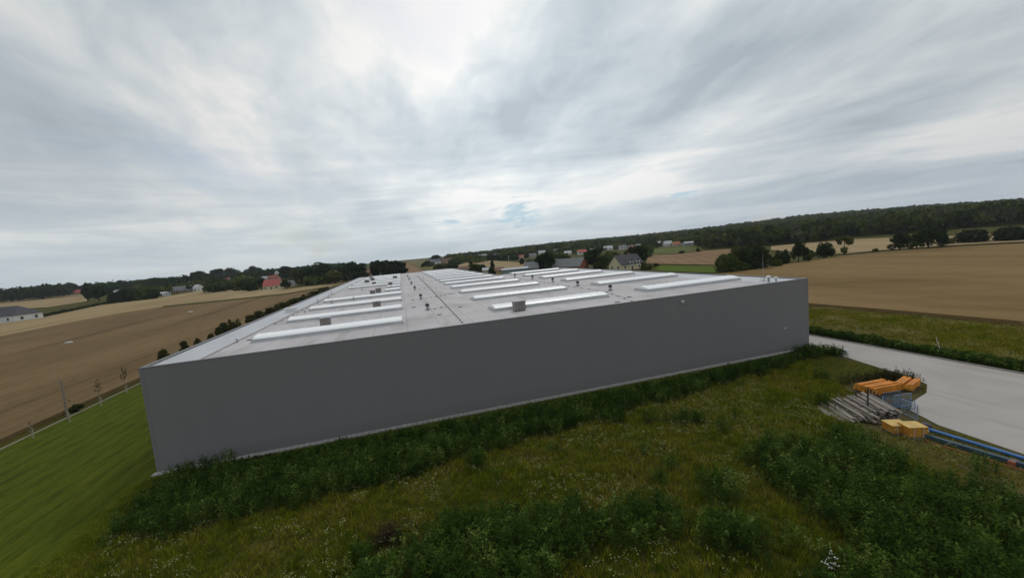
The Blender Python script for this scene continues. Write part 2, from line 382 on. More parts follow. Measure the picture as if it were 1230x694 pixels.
def roof_mat():
    mt, nt, b = new_mat('roof_membrane'); L = nt.links.new
    b.inputs['Roughness'].default_value = .7; b.inputs['Specular IOR Level'].default_value = .25
    tc = ND(nt, 'ShaderNodeTexCoord')
    n = ND(nt, 'ShaderNodeTexNoise'); n.inputs['Scale'].default_value = .12; n.inputs['Detail'].default_value = 8; n.inputs['Roughness'].default_value = .65
    L(tc.outputs['Object'], n.inputs['Vector'])
    rp = ND(nt, 'ShaderNodeValToRGB'); rp.color_ramp.elements[0].position = .3; rp.color_ramp.elements[1].position = .68
    rp.color_ramp.elements[0].color = (.43, .405, .405, 1); rp.color_ramp.elements[1].color = (.56, .535, .54, 1)
    L(n.outputs['Fac'], rp.inputs['Fac'])
    br = ND(nt, 'ShaderNodeTexBrick'); br.inputs['Scale'].default_value = 1; br.inputs['Brick Width'].default_value = 14; br.inputs['Row Height'].default_value = 3.3
    br.offset = .37; br.inputs['Mortar Size'].default_value = .045; br.inputs['Color1'].default_value = (1, 1, 1, 1); br.inputs['Color2'].default_value = (.94, .94, .945, 1); br.inputs['Mortar'].default_value = (.72, .72, .72, 1)
    rot = ND(nt, 'ShaderNodeMapping'); rot.inputs['Rotation'].default_value = (0, 0, R(90)); L(tc.outputs['Object'], rot.inputs[0]); L(rot.outputs[0], br.inputs['Vector'])
    mx = ND(nt, 'ShaderNodeMix', data_type='RGBA', blend_type='MULTIPLY'); mx.inputs[0].default_value = 1
    L(rp.outputs['Color'], mx.inputs[6]); L(br.outputs['Color'], mx.inputs[7])
    # water stains and dirt
    n2 = ND(nt, 'ShaderNodeTexNoise'); n2.inputs['Scale'].default_value = .45; n2.inputs['Detail'].default_value = 6; n2.inputs['Distortion'].default_value = 1
    mp = ND(nt, 'ShaderNodeMapping'); mp.inputs['Scale'].default_value = (1, .3, 1); L(tc.outputs['Object'], mp.inputs[0]); L(mp.outputs[0], n2.inputs['Vector'])
    r2 = ND(nt, 'ShaderNodeValToRGB'); r2.color_ramp.elements[0].position = .5; r2.color_ramp.elements[1].position = .8
    r2.color_ramp.elements[0].color = (1, 1, 1, 1); r2.color_ramp.elements[1].color = (.72, .70, .69, 1); L(n2.outputs['Fac'], r2.inputs['Fac'])
    m3 = ND(nt, 'ShaderNodeMix', data_type='RGBA', blend_type='MULTIPLY'); m3.inputs[0].default_value = 1
    L(mx.outputs[2], m3.inputs[6]); L(r2.outputs['Color'], m3.inputs[7]); L(m3.outputs[2], b.inputs['Base Color'])
    return mt
M['wall'] = wall_mat(); M['roof'] = roof_mat()
M['membrane'] = plain('pale_edge_membrane', (.48, .49, .515), .5, var=.1, scale=.3)
M['coping'] = plain('coping_metal', (.17, .165, .17), .45, metal=.2, var=.06)
M['corner'] = plain('corner_trim', (.20, .195, .20), .45, var=.05)
M['glazing'] = plain('opal_polycarbonate', (.94, .945, .95), .3, spec=.5, var=.02, scale=.8)
M['curb'] = plain('rooflight_curb', (.46, .455, .46), .6, var=.15, scale=.6)
M['dark_metal'] = plain('dark_metal', (.05, .05, .052), .5, var=.2)
M['grey_metal'] = plain('galvanised', (.36, .36, .37), .45, metal=.3, var=.15)
M['brown_louvre'] = plain('brown_grey_louvre', (.27, .245, .23), .6, var=.3, scale=3)
M['white'] = plain('white_paint', (.75, .75, .74), .6, var=.06)

X0, X1, XS, Y0, Y1, YS, ZT, ZR = -21.42, 49.8, 27.9, 39.18, 222.0, 118.5, 9.0, 8.85
FOOT = [(X0, Y0), (X1, Y0), (X1, YS), (XS, YS), (XS, Y1), (X0, Y1)]
def inset(d): return [(X0+d, Y0+d), (X1-d, Y0+d), (X1-d, YS-d), (XS-d, YS-d), (XS-d, Y1-d), (X0+d, Y1-d)]
wh = empty('warehouse', (0, 0, 0), 0, 'huge flat roofed dark grey warehouse with rows of white rooflights', 'warehouse')
def ring(outer, inner, z0, z1, mats, name, parent):
    b = MB(); n = len(outer)
    vs = [(x, y, z) for z in (z0, z1) for ps in (outer, inner) for x, y in ps]
    fs = []
    for i in range(n):
        j = (i+1) % n
        fs += [(i, j, 2*n+j, 2*n+i), (n+j, n+i, 3*n+i, 3*n+j), (2*n+i, 2*n+j, 3*n+j, 3*n+i), (j, i, n+i, n+j)]
    b.poly(vs, fs); return b.build(name, mats, parent)
ring(FOOT, inset(.3), -1.0, ZT-.06, M['wall'], 'wall', wh)
ring(inset(-.03), inset(.32), ZT-.055, ZT, M['coping'], 'coping', wh)
b = MB(); b.poly([(x, y, ZR) for x, y in inset(.31)], [(0, 1, 2, 3, 4, 5)]); roof = b.build('roof', M['roof'], wh)
# smoother pale membrane strips along the long edges, lying on the roof, and a gutter line
b = MB(); b.box(-21.08, -17.6, 39.52, 221.6, ZR+.004, ZR+.03); b.build('edge_membrane', M['membrane'], wh)
b = MB(); b.box(44.6, 49.46, 39.52, 118.1, ZR+.004, ZR+.022); b.build('edge_membrane', M['membrane'], wh)
b = MB(); b.box(-17.56, -17.36, 39.6, 221.5, ZR+.005, ZR+.05); b.build('gutter', M['brown_louvre'], wh)
for x, y in ((X0, Y0), (X1, Y0)):
    s = 1 if x < 0 else -1
    b = MB(); b.box(x-.02*s if s > 0 else x-.22, x+.22 if s > 0 else x+.02, Y0-.02, Y0-.002, 0, ZT-.06)
    b.build('corner_trim', M['corner'], wh)
# concrete margin of small slabs at the foot of the front wall
mg = MB(); x = X0-.15
while x < X1-2.6:
    w_ = .5; mg.box(x, x+w_-.05, Y0-.62, Y0-.03, -.1, .11+random.uniform(-.012, .012)); x += w_
tag(mg.build('paving', M['concrete'], None), 'narrow strip of pale concrete slabs at the foot of the front wall', 'paving', kind='structure')

def rooflight_mesh(Lx, wy=3.0):
    b = MB()  # curb with flared foot
    h0, h1 = 0.0, .24
    o = .2
    vs = [(-o, -o, h0), (Lx+o, -o, h0), (Lx+o, wy+o, h0), (-o, wy+o, h0), (0, 0, h1), (Lx, 0, h1), (Lx, wy, h1), (0, wy, h1)]
    b.poly(vs, [(0, 1, 5, 4), (1, 2, 6, 5), (2, 3, 7, 6), (3, 0, 4, 7), (4, 5, 6, 7)])
    b.box(-.05, Lx+.05, -.05, wy+.05, h1+.003, h1+.07)
    me1 = b.build('rooflight', M['curb'])
    g = MB(); n = 10; hh = .30; bars = max(3, int(Lx/1.05)); vs = []; fs = []
    def arc(x, dr):
        return [(x, wy/2-(wy/2-.06+dr)*math.cos(math.pi*i/n), h1+.075+(hh+dr)*math.sin(math.pi*i/n)**.8) for i in range(n+1)]
    for (xa, xb, dr) in [(.12, Lx-.12, 0)]+[(Lx*k/bars-.035+ (.16 if k == 0 else -.16 if k == bars else 0), Lx*k/bars+.035+(.16 if k == 0 else -.16 if k == bars else 0), .03) for k in range(bars+1)]:
        A = arc(xa, dr); B = arc(xb, dr); k0 = len(vs); vs += A+B
        fs += [(k0+i, k0+i+1, k0+n+1+i+1, k0+n+1+i) for i in range(n)]
        fs += [tuple(k0+i for i in range(n, -1, -1)), tuple(k0+n+1+i for i in range(n+1))]
    g.poly(vs, fs); me2 = g.build('glazing', M['glazing'], me1)
    return me1
protos = {}
def rooflight(x, y, L):
    k = round(L, 1)
    if k not in protos:
        o = rooflight_mesh(L); o.parent = wh; protos[k] = o
    else: o = copy_tree(protos[k], wh)
    o.location = (x, y, ZR+.002)
SP = 13.25
for k in range(14):
    y = 45.7+SP*k
    if y < Y1-6:
        if k < 4 or k > 5: rooflight(-15.3, y, 14.9)
        else: rooflight(-4.2, y, 3.6)
        rooflight(10.0, y, 15.0)
    if y < YS-3: rooflight(30.7, y, 15.0)

# louvred smoke vent boxes
def vent_box():
    b = MB(); b.box(-.75, .75, -.6, .6, .12, 1.25)
    for k in range(6):
        z = .25+k*.165; b.box(-.66, .66, -.66, -.6, z, z+.07); b.box(-.66, .66, .6, .66, z, z+.07)
    o = b.build('vent_box', M['brown_louvre'])
    c = MB(); c.box(-.85, .85, -.7, .7, 1.253, 1.32); c.build('lid', M['grey_metal'], o)
    for sx in (-.65, .6):
        for s2 in (-.5, .45): f = MB(); f.box(sx, sx+.06, s2, s2+.06, 0, .12); f.build('foot', M['dark_metal'], o)
    return o
vb0 = vent_box(); vb0.parent = wh
for i, (x, y, s) in enumerate([(-9.4, 52.2, .75), (-4.2, 65.6, .78), (-5.6, 98.8, .8), (-6.6, 94.0, .75), (-3.4, 121, .8), (-8.6, 133.5, .75), (12.7, 44.4, .88), (-2.5, 160, 1), (-12, 150, 1), (-11, 165, 1), (-12.5, 180, 1)]):
    o = vb0 if i == 0 else copy_tree(vb0, wh)
    o.location = (x, y, ZR+.003); o.scale = (s, s, s)
# dark headed roof fans
def fan():
    b = MB(); b.box(-.32, .32, -.32, .32, 0, .35); b.tube((0, 0, .35), (0, 0, .62), .2); o = b.build('roof_fan', M['grey_metal'])
    h = MB(); h.lathe([(.16, .6), (.36, .68), (.42, .82), (.38, .98), (.2, 1.1), (.05, 1.13)], 14); h.build('fan_head', M['dark_metal'], o, smooth=True)
    c = MB(); c.tube((0, 0, 1.13), (0, 0, 1.45), .05, n=6); c.build('spigot', M['grey_metal'], o)
    return o
f0 = fan(); f0.parent = wh
for i, (x, y) in enumerate([(2.9, 55.3), (2.8, 71.4), (2.6, 94.9), (2.4, 115.3), (2.4, 142), (2.4, 168), (29.3, 88.9), (28.6, 62.6), (28.6, 51.6), (29.0, 75.2), (28.8, 102)]):
    o = f0 if i == 0 else copy_tree(f0, wh)
    o.scale = (.72, .72, .78)
    o.location = (x, y, ZR+.003)
# lightning conductors: wire on small dark blocks
blk = None
def conductor(path, step):
    global blk
    w = MB(); pts = []
    for a, b_ in zip(path, path[1:]):
        a = Vector((*a, ZR+.09)); b_ = Vector((*b_, ZR+.09)); w.tube(a, b_, .018, n=5)
        n = max(1, int((b_-a).length/step)); pts += [a.lerp(b_, i/n) for i in range(n)]
    o = w.build('lightning_conductor', M['grey_metal'], wh)
    for p in pts:
        if blk is None:
            b = MB(); b.poly([(-.11, -.11, 0), (.11, -.11, 0), (.11, .11, 0), (-.11, .11, 0), (-.07, -.07, .1), (.07, -.07, .1), (.07, .07, .1), (-.07, .07, .1)], [(0, 1, 5, 4), (1, 2, 6, 5), (2, 3, 7, 6), (3, 0, 4, 7), (4, 5, 6, 7)])
            c = blk = b.build('support_block', M['dark_metal'], o)
        else: c = blk.copy(); col.objects.link(c); c.parent = o
        c.location = (p.x, p.y, ZR+.004)
conductor([(5.5, 39.8), (6.0, 98), (6.2, 170)], 1.5)
conductor([(2.9, 54.6), (5.7, 56.5)], .9); conductor([(2.8, 70.7), (9.0, 74.5)], 1.0)
conductor([(2.6, 94.2), (6, 97)], 1.2)
conductor([(24.9, 40.2), (27.4, 50.5), (27.4, 61.4), (27.6, 100)], 2.4)
conductor([(-17.0, 60), (-16.8, 112)], 3.0)
# thin air terminals, outlets, white hatch
def rod(x, y, h):
    b = MB(); b.box(-.2, .2, -.2, .2, 0, .1); b.tube((0, 0, .1), (0, 0, h), .035, .015, n=6)
    for k in range(3):
        t = k*2.1; b.tube((.5*math.cos(t), .5*math.sin(t), .04), (0, 0, .7), .02, n=5)
    o = b.build('air_terminal', M['grey_metal'], wh); o.location = (x, y, ZR+.003)
for x, y, h in [(45.75, 42.0, 3.6), (-17.9, 112, 2.5), (-16.4, 86, 1.6), (-16.0, 96, 1.6), (-10.5, 113, 1.5), (6.8, 135, 2), (-3, 112, 1.3), (-14, 122, 1.6)]: rod(x, y, h)
def cowl():
    b = MB(); b.lathe([(.14, 0), (.14, .62)], 10); o = b.build('vent_pipe', M['grey_metal'])
    h = MB(); h.lathe([(.3, .6), (.34, .68), (.22, .82), (.05, .88)], 12); h.build('cowl', M['white'], o, smooth=True); return o
c0 = cowl(); c0.parent = wh; c0.location = (45.4, 40.9, ZR+.003)
for x, y, s in [(46.5, 40.8, .7), (-13.3, 82.2, .9), (-9.6, 84.5, .8), (-17.2, 47.5, .6), (-15.5, 70.5, .7)]:
    o = copy_tree(c0, wh); o.location = (x, y, ZR+.003); o.scale = (s, s, s)
b = MB(); b.box(-.8, .8, -.6, .6, 0, .55); b.box(-.9, .9, -.7, .7, .552, .66); o = b.build('roof_hatch', M['white'], wh, bevel=.03); o.location = (-18.6, 75.0, ZR+.034)
for x, y in [(3.9, 49.1), (7.1, 53.7), (1.2, 60), (8.8, 74.8), (1.4, 71), (23.5, 41), (26.6, 43.5), (-16.2, 48)]:
    b = MB(); b.box(x-.28, x+.28, y-.1, y+.1, ZR+.004, ZR+.07); b.build('outlet', M['dark_metal'], wh)
# floodlight and small plate on the front wall
b = MB(); b.box(30.62, 30.95, Y0-.32, Y0-.003, 8.12, 8.36); o = b.build('wall_lamp', M['white'], wh, bevel=.02)
b = MB(); b.box(30.66, 30.91, Y0-.34, Y0-.322, 8.16, 8.32); b.build('lamp_glass', M['grey_metal'], o)
b = MB(); b.box(45.75, 46.15, Y0-.03, Y0-.003, 2.95, 3.1); b.build('plate', M['curb'], wh)

# ------------------------------------------------------------------ goods beside the yard
M['orange'] = plain('orange_paint', (.62, .235, .03), .6, var=.3, scale=2)
M['orange_dark'] = plain('amber_paint', (.66, .31, .05), .6, var=.3, scale=2)
M['blue'] = plain('blue_paint', (.05, .15, .36), .45, var=.2, scale=2)
M['teal'] = plain('grey_blue_paint', (.05, .09, .12), .5, var=.25, scale=2)
M['red'] = plain('rust_red_paint', (.30, .105, .055), .6, var=.2, scale=2)
M['wood'] = plain('weathered_wood', (.20, .175, .15), .85, var=.35, scale=3, bump=.3)
M['wood2'] = plain('pale_weathered_wood', (.30, .265, .23), .85, var=.3, scale=3, bump=.3)
M['yellow'] = plain('yellow_cardboard', (.62, .42, .12), .75, var=.2)
M['yellow_side'] = plain('ochre_side', (.50, .22, .025), .7, var=.15, scale=5)
M['film'] = plain('white_film', (.55, .55, .57), .3, spec=.6, var=.1, scale=4)
M['purple'] = plain('dark_wrap', (.05, .04, .07), .4, var=.2, scale=4)

def beam_mesh(L, mats, w=.12, h=.16):
    b = MB(); b.box(-L/2, L/2, -w/2, w/2, 0, h)
    for s in (-1, 1): b.mi = 1; b.box(s*L/2-.03 if s > 0 else s*L/2-.012, s*L/2+.012 if s > 0 else s*L/2+.03, -w/2-.015, w/2+.015, -.0, h+.05)
    return b
def beam_stack(name, c, ang, L, cols, rows, mats, label, group, w=.17, h=.19, z0=.12, miss=(), jit=.03):
    proto = None; k = 0
    for rr in range(rows):
        for cc in range(cols):
            if (cc, rr) in miss: continue
            if proto is None:
                o = proto = beam_mesh(L, mats, w*.86, h*.8).build(name, mats, None, bevel=.008)
            else: o = proto.copy(); col.objects.link(o)
            off = Matrix.Rotation(ang, 2) @ Vector((random.uniform(-jit, jit)*4, (cc-(cols-1)/2)*w))
            o.location = (c[0]+off.x, c[1]+off.y, z0+rr*h); o.rotation_euler = (0, 0, ang+random.uniform(-jit, jit)*.2)
            tag(o, label, 'beam', group)
def bearer(c, ang, L, label):
    b = MB(); b.box(-L/2, L/2, -.06, .06, 0, .11); o = b.build('timber_bearer', M['wood'], None, bevel=.01)
    o.location = (c[0], c[1], .02); o.rotation_euler = (0, 0, ang); tag(o, label, 'timber')
def dirang(p, q, z=.6):
    a = flat(*p, z); b_ = flat(*q, z); return math.atan2(b_.y-a.y, b_.x-a.x), (b_-a).length, ((a+b_)/2)
a1, L1, c1 = dirang((1037, 467), (1074, 460), .45)
cA = flat(1056, 464.5, .4)
beam_stack('rack_beam', (cA.x-.1, cA.y+.1), a1, 3.0, 9, 3, [M['orange'], M['orange_dark']], 'orange steel rack beam stacked in the larger bundle behind the grey timber', 'orange beams in the larger bundle', w=.2, h=.22, z0=.13, miss=((1, 2), (5, 2), (8, 2)))
for s in (-1, 1): bearer((cA.x+s*1.1*math.cos(a1), cA.y+s*1.1*math.sin(a1)), a1+R(90), 2.0, 'timber bearer under the %s end of the larger orange beam bundle' % ('left' if s < 0 else 'right'))
a2, L2, c2 = dirang((1081, 466), (1095, 456), .4)
cB = flat(1090, 460.5, .4)
beam_stack('rack_beam', (cB.x, cB.y), a2, 2.3, 6, 3, [M['orange'], M['orange_dark']], 'orange steel rack beam stacked in the smaller bundle at the yard corner', 'orange beams in the smaller bundle', w=.2, h=.2, z0=.13, miss=((2, 2),))
for s in (-1, 1): bearer((cB.x+s*.8*math.cos(a2), cB.y+s*.8*math.sin(a2)), a2+R(90), 1.4, 'timber bearer under the %s end of the smaller orange bundle' % ('lower' if s < 0 else 'upper'))
# long blue, grey-blue and red beams along the yard edge
a3, L3, c3 = dirang((1112, 514), (1240, 553), .3)
cb = flat(1178, 533.5, .2)
beam_stack('long_beam', (cb.x, cb.y), a3, 7.4, 2, 1, [M['blue'], M['blue']], 'long bright blue steel beam lying along the yard edge', 'long blue beams', w=.15, h=.16, z0=.1, jit=.02)
a4, L4, c4 = dirang((1130, 528), (1214, 553), .25)
cg = flat(1172, 540.5, .2)
beam_stack('long_beam', (cg.x, cg.y), a4, 4.7, 3, 2, [M['teal'], M['blue']], 'dark grey blue steel beam lying beside the bright blue beams', 'grey blue beams', w=.15, h=.14, z0=.08, miss=((2, 1),), jit=.06)
cr = flat(1171, 547, .08)
beam_stack('long_beam', (cr.x, cr.y), a4+R(1), 4.6, 1, 1, [M['red'], M['red']], 'thin rust red beam on the grass below the blue beams', 'red beams', w=.09, h=.09, z0=.03)
ce = flat(1213, 555, .15)
b = MB(); b.box(-.16, .16, -.3, .3, 0, .3); o = b.build('end_plate_crate', M['red'], None, bevel=.03)
o.location = (ce.x-.25*math.cos(a4)*0+.05, ce.y-.12, .03); o.rotation_euler = (0, 0, a4); tag(o, 'rust red crate at the lower end of the grey blue beams', 'crate')
# yellow pallets
def yellow_pallet(c, rz, s, label):
    t = empty('pallet_of_boxes', (c.x, c.y, .02), rz, label, 'pallet', 'yellow pallets at the yard edge')
    b = MB()
    for y in (-.5, 0, .42): b.box(-.6, .6, y, y+.09, 0, .1)
    for k in range(6): b.box(-.6+k*.22, -.6+k*.22+.12, -.5, .51, .102, .125)
    b.build('pallet', M['wood'], t)
    bx = None
    for i in range(3):
        for k in range(2):
            for j in range(2):
                if bx is None:
                    g = MB(); g.box(0, .39, 0, .492, 0, .276*s); bx = q = g.build('box', M['yellow_side'], t, bevel=.008)
                else: q = bx.copy(); col.objects.link(q); q.parent = t
                q.location = (-.59+i*.397, -.49+j*.5, .128+k*.28*s)
    l = MB(); l.box(-.63, .63, -.53, .55, .13+.56*s, .15+.56*s); l.box(.598, .612, -.5, .51, .2, .12+.56*s); l.build('cover', M['yellow'], t)
    for x in (-.3, .28):
        z = .155+.56*s; st = MB(); st.poly([(x, -.55, .11), (x+.03, -.55, .11), (x, -.55, z), (x+.03, -.55, z), (x, .56, z), (x+.03, .56, z), (x, .56, .11), (x+.03, .56, .11)], [(0, 1, 3, 2), (2, 3, 5, 4), (4, 5, 7, 6)])
        st.build('strap', M['film'], t)
ya = math.atan2(-3.0, 4.0)*0 + R(-20)
yellow_pallet(flat(1076, 514, .3), R(-22), 1.0, 'yellow boxes on a pallet next to the grey timber pile')
yellow_pallet(flat(1096, 518.5, .3), R(-22), 1.25, 'taller yellow boxes on a pallet nearest the blue beams')
def lump(name, P, sx, sy, sz, mat, label, cat, seed=0):
    bm = bmesh.new(); bmesh.ops.create_icosphere(bm, subdivisions=3, radius=1)
    rr = random.Random(seed); ph = [rr.uniform(0, 6) for _ in range(6)]
    for v in bm.verts:
        n = v.co.copy(); k = 1+.12*math.sin(n.x*4+ph[0])*math.sin(n.y*5+ph[1])+.08*math.sin(n.z*7+ph[2]+n.x*3)
        v.co = Vector((n.x*sx*k, n.y*sy*k, max(-.35*sz, n.z*sz*k)+.35*sz))
    me = bpy.data.meshes.new(name); bm.to_mesh(me); bm.free()
    for p in me.polygons: p.use_smooth = True
    o = link_mesh(name, me, mat); o.location = P; return tag(o, label, cat)
p = flat(1111.5, 511.5, .2); lump('wrapped_bundle', (p.x, p.y, .06), .42, .3, .3, M['purple'], 'dark wrapped bundle on the concrete beside the blue beam ends', 'bundle', 1)
p = flat(1107.5, 516, .2); lump('white_sack', (p.x, p.y, .03), .25, .35, .4, M['film'], 'white sack squeezed between yellow boxes and blue beams', 'sack', 2)

# timber pile: each grey plank stack layer is loose planks
def timber():
    c = flat(1035, 492, .35); a, L, _ = dirang((1024, 476), (1064, 500), .7)
    ca, sa = math.cos(a), math.sin(a)
    def place(o, u, v, z, da=0):
        o.location = (c.x+u*ca-v*sa, c.y+u*sa+v*ca, z); o.rotation_euler = (0, 0, a+da)
    protos_ = []
    for mt_ in (M['wood'], M['wood2']):
        b = MB(); b.box(-1, 1, -.5, .5, 0, 1); me = b.build('plank', mt_, None); protos_.append(me)
    first = [True, True]
    def plank(u, v, z, L, w, h, da, k, label, group):
        if first[k]: o = protos_[k]; first[k] = False
        else: o = protos_[k].copy(); col.objects.link(o)
        o.scale = (L/2, w, h); place(o, u, v, z, da); tag(o, label, 'plank', group)
    LB = 'grey weathered plank in the timber pile left of the yellow boxes'
    for lay, (v0, v1, n) in enumerate([(-1.9, 1.5, 17), (-1.5, 1.5, 15), (-1.0, 1.5, 13), (-.5, 1.5, 10), (0, 1.5, 8), (.5, 1.45, 5)]):
        for i in range(n):
            v = v0+(v1-v0)*i/(n-1)
            plank(random.uniform(-.35, .35), v+random.uniform(-.05, .05), .1+lay*.17+random.uniform(-.02, .02), random.uniform(3.0, 4.1), random.uniform(.12, .26), random.uniform(.07, .15), R(random.uniform(-4, 4)), random.randrange(2), LB, 'planks of the timber pile')
        for u in (-1.3, .1, 1.25):
            plank(u+random.uniform(-.15, .15), (v0+v1)/2, .04+lay*.17, (v1-v0)+.5, .1, .08, R(90+random.uniform(-5, 5)), 0, LB, 'planks of the timber pile')
    for i in range(7):
        plank(random.uniform(-.6, .6), -2.6+i*.17, .03, random.uniform(2.2, 3.0), .15, .08, R(random.uniform(-4, 4)), 1, 'pale plank laid on the grass below the timber pile', 'planks on the grass')
    # two dark rack uprights standing in the pile
    for q, (px, py, h) in enumerate([(1042.5, 500, 2.4), (1028, 487, 1.3)]):
        P = flat(px, py, .0); t = empty('rack_upright', (P.x, P.y, 0), a, ['tall thin dark post standing in front of the timber pile', 'short dark post at the left end of the timber pile'][q], 'post')
        b = MB(); b.box(-.05, .05, -.04, .04, .02, h); b.build('post', M['dark_metal'], t)
        b = MB(); b.box(-.12, .12, -.12, .12, 0, .018); b.build('base_plate', M['dark_metal'], t)
    for i in range(4):
        u = -1.7+i*.42; o_ = MB(); o_.box(-.035, .035, -.035, .035, 0, .55); o = o_.build('stake', M['dark_metal'], None); place(o, u, 1.62, .9); tag(o, 'short dark stake holding the back of the timber pile', 'stake', 'stakes behind the timber pile')
timber()
# blue wire frames
def frame(P, rz, w, h, label, bars=3, lying=False, tilt=0, mat='blue_frame'):
    t = empty('mesh_frame', P, rz, label, 'frame'); t.rotation_euler = (tilt, 0, rz)
    b = MB()
    for x in (0, w): b.tube((x, 0, 0), (x, 0, h), .035, n=6)
    for z in (.08, h): b.tube((0, 0, z), (w, 0, z), .03, n=6)
    b.build('frame', M[mat], t)
    g = MB()
    for i in range(1, bars*2): g.tube((w*i/(bars*2), 0, .08), (w*i/(bars*2), 0, h), .009, n=4)
    for i in range(1, bars*2): g.tube((0, 0, h*i/(bars*2)), (w, 0, h*i/(bars*2)), .009, n=4)
    g.build('wire_mesh', M[mat], t)
M['blue_frame'] = plain('faded_blue', (.22, .30, .42), .5, var=.2)
M['blue_dark'] = plain('dark_blue', (.04, .12, .24), .5, var=.2)
P = flat(1083, 497, 0); Q = flat(1102, 506, 0); frame((P.x, P.y, .02), math.atan2(Q.y-P.y, Q.x-P.x), (Q-P).length, 1.25, 'pale blue upright mesh frame above the yellow boxes')
P = flat(1080, 494, 0); Q = flat(1102, 499, 0); frame((P.x+.3, P.y+.5, .02), R(-8), 1.6, 1.1, 'second pale blue mesh frame standing behind the first')
P = flat(1062, 489, 0); frame((P.x, P.y, .03), R(-10), 1.5, 1.2, 'dark blue upright frame between timber pile and orange beams', bars=3, mat='blue_dark')
P = flat(1060, 491, 0)
frame((P.x, P.y, .35), R(-60), 1.9, 1.3, 'dark blue rack frame lying over the yard side of the timber', bars=3, tilt=R(-75), mat='blue_dark')
# pale slab at the end of the wall and thin pole in the weeds
P = flat(1000, 421.5, .05); b = MB(); b.box(-1.3, 1.3, -.35, .35, 0, .16); o = b.build('concrete_slab', M['white'], None, bevel=.02); o.location = (P.x+.2, P.y, .06); o.rotation_euler = (0, 0, R(-38)); tag(o, 'pale concrete slab lying at the right corner of the warehouse', 'slab')
P = flat(1127, 427, 0); b = MB(); b.tube((0, 0, 0), (-.25, .4, 2.0), .03, .02, n=6); o = b.build('thin_pole', M['white'], None); o.location = (P.x+.6, P.y, .0); tag(o, 'thin white pole leaning out of the weeds by the road', 'pole')
P = flat(1026, 408, 0); b = MB(); b.tube((0, 0, 0), (0, 0, 1.7), .025, .02, n=6); o = b.build('thin_pole', M['grey_metal'], None); o.location = (P.x+.6, P.y, .0); tag(o, 'thin grey upright pole in the weeds nearest the warehouse', 'pole')

# ------------------------------------------------------------------ lawn edging, saplings, post
M['cream'] = plain('cream_concrete', (.40, .37, .28), .8, var=.15)
M['old_post'] = plain('old_post', (.24, .205, .17), .8)
M['bark_pale'] = plain('pale_bark', (.30, .26, .20), .8, var=.2)
M['stake'] = plain('pale_stake', (.45, .40, .31), .8, var=.15)
b = MB(); b.box(EDGE_X-.04, EDGE_X+.04, 0, 190, 0, .11)
tag(b.build('lawn_edging', M['cream'], None), 'long pale edging between the lawn and the brown wheat', 'edging')
M['sapling_leaf'] = leaf_mat('sapling_leaf', (.09, .065, .03), (.15, .095, .048))
M['shrub_leaf'] = leaf_mat('shrub_leaf', (.036, .046, .014), (.088, .085, .026))

def leaf_cloud(n, lobes, size, rr, flat_=.0):
    """n leaf-clump quads over the lobes (cx, cy, cz, rx, ry, rz); returns verts, quads"""
    lob = np.array(lobes, float); vol = (lob[:, 3]*lob[:, 4]*lob[:, 5])**(2/3)
    k = rr.choice(len(lob), n, p=vol/vol.sum())
    d = rr.normal(size=(n, 3)); d /= np.linalg.norm(d, axis=1)[:, None]
    rad = rr.uniform(0.45, 1.0, n)**.5 * rr.uniform(.86, 1.1, n)
    c = lob[k, :3]+d*lob[k, 3:6]*rad[:, None]
    # normals roughly outward, jittered
    nrm = d+rr.normal(scale=.55, size=(n, 3)); nrm /= np.linalg.norm(nrm, axis=1)[:, None]
    t = np.cross(nrm, rr.normal(size=(n, 3))); t /= np.linalg.norm(t, axis=1)[:, None]
    bt = np.cross(nrm, t); s = size*rr.uniform(.55, 1.35, n)[:, None]; s2 = s*rr.uniform(.5, 1, n)[:, None]
    v = np.stack([c-t*s-bt*s2*.4, c+t*s*.5-bt*s2, c+t*s+bt*s2*.4, c-t*s*.4+bt*s2], 1).reshape(-1, 3)
    return v, np.arange(n*4).reshape(-1, 4)

def trunk_mesh(h, r, spread, rr, top):
    b = MB(); n = 4; prev = Vector((0, 0, -.3))
    for i in range(1, n+1):
        p = Vector((rr.uniform(-.03, .03)*h, rr.uniform(-.03, .03)*h, h*top*i/n)); b.tube(prev, p, r*(1-.7*(i-1)/n), r*(1-.7*i/n), n=7)
        if i >= 2:
            for k in range(3):
                t = rr.uniform(0, 6.28); q = p+Vector((math.cos(t)*spread*rr.uniform(.4, .75), math.sin(t)*spread*rr.uniform(.4, .75), h*rr.uniform(.1, .25)))
                b.tube(p, q, r*.4*(1-.5*i/n), r*.1, n=5)
        prev = p
    return b
M['bark'] = plain('bark', (.07, .055, .04), .9, var=.3, scale=4)
LEAF = {'dark': leaf_mat('leaf_dark', (.015, .027, .009), (.050, .070, .021), .45),
        'mid': leaf_mat('leaf_mid', (.032, .054, .011), (.098, .126, .028), .4),
        'olive': leaf_mat('leaf_olive', (.050, .062, .016), (.135, .138, .038), .4),
        'grey': leaf_mat('leaf_greyish', (.044, .056, .030), (.115, .126, .068), .4),
        'sage': leaf_mat('leaf_sage', (.020, .028, .015), (.056, .064, .034), .6),
        'blue': leaf_mat('leaf_bluish', (.015, .029, .014), (.045, .068, .033), .4)}
PT = {}
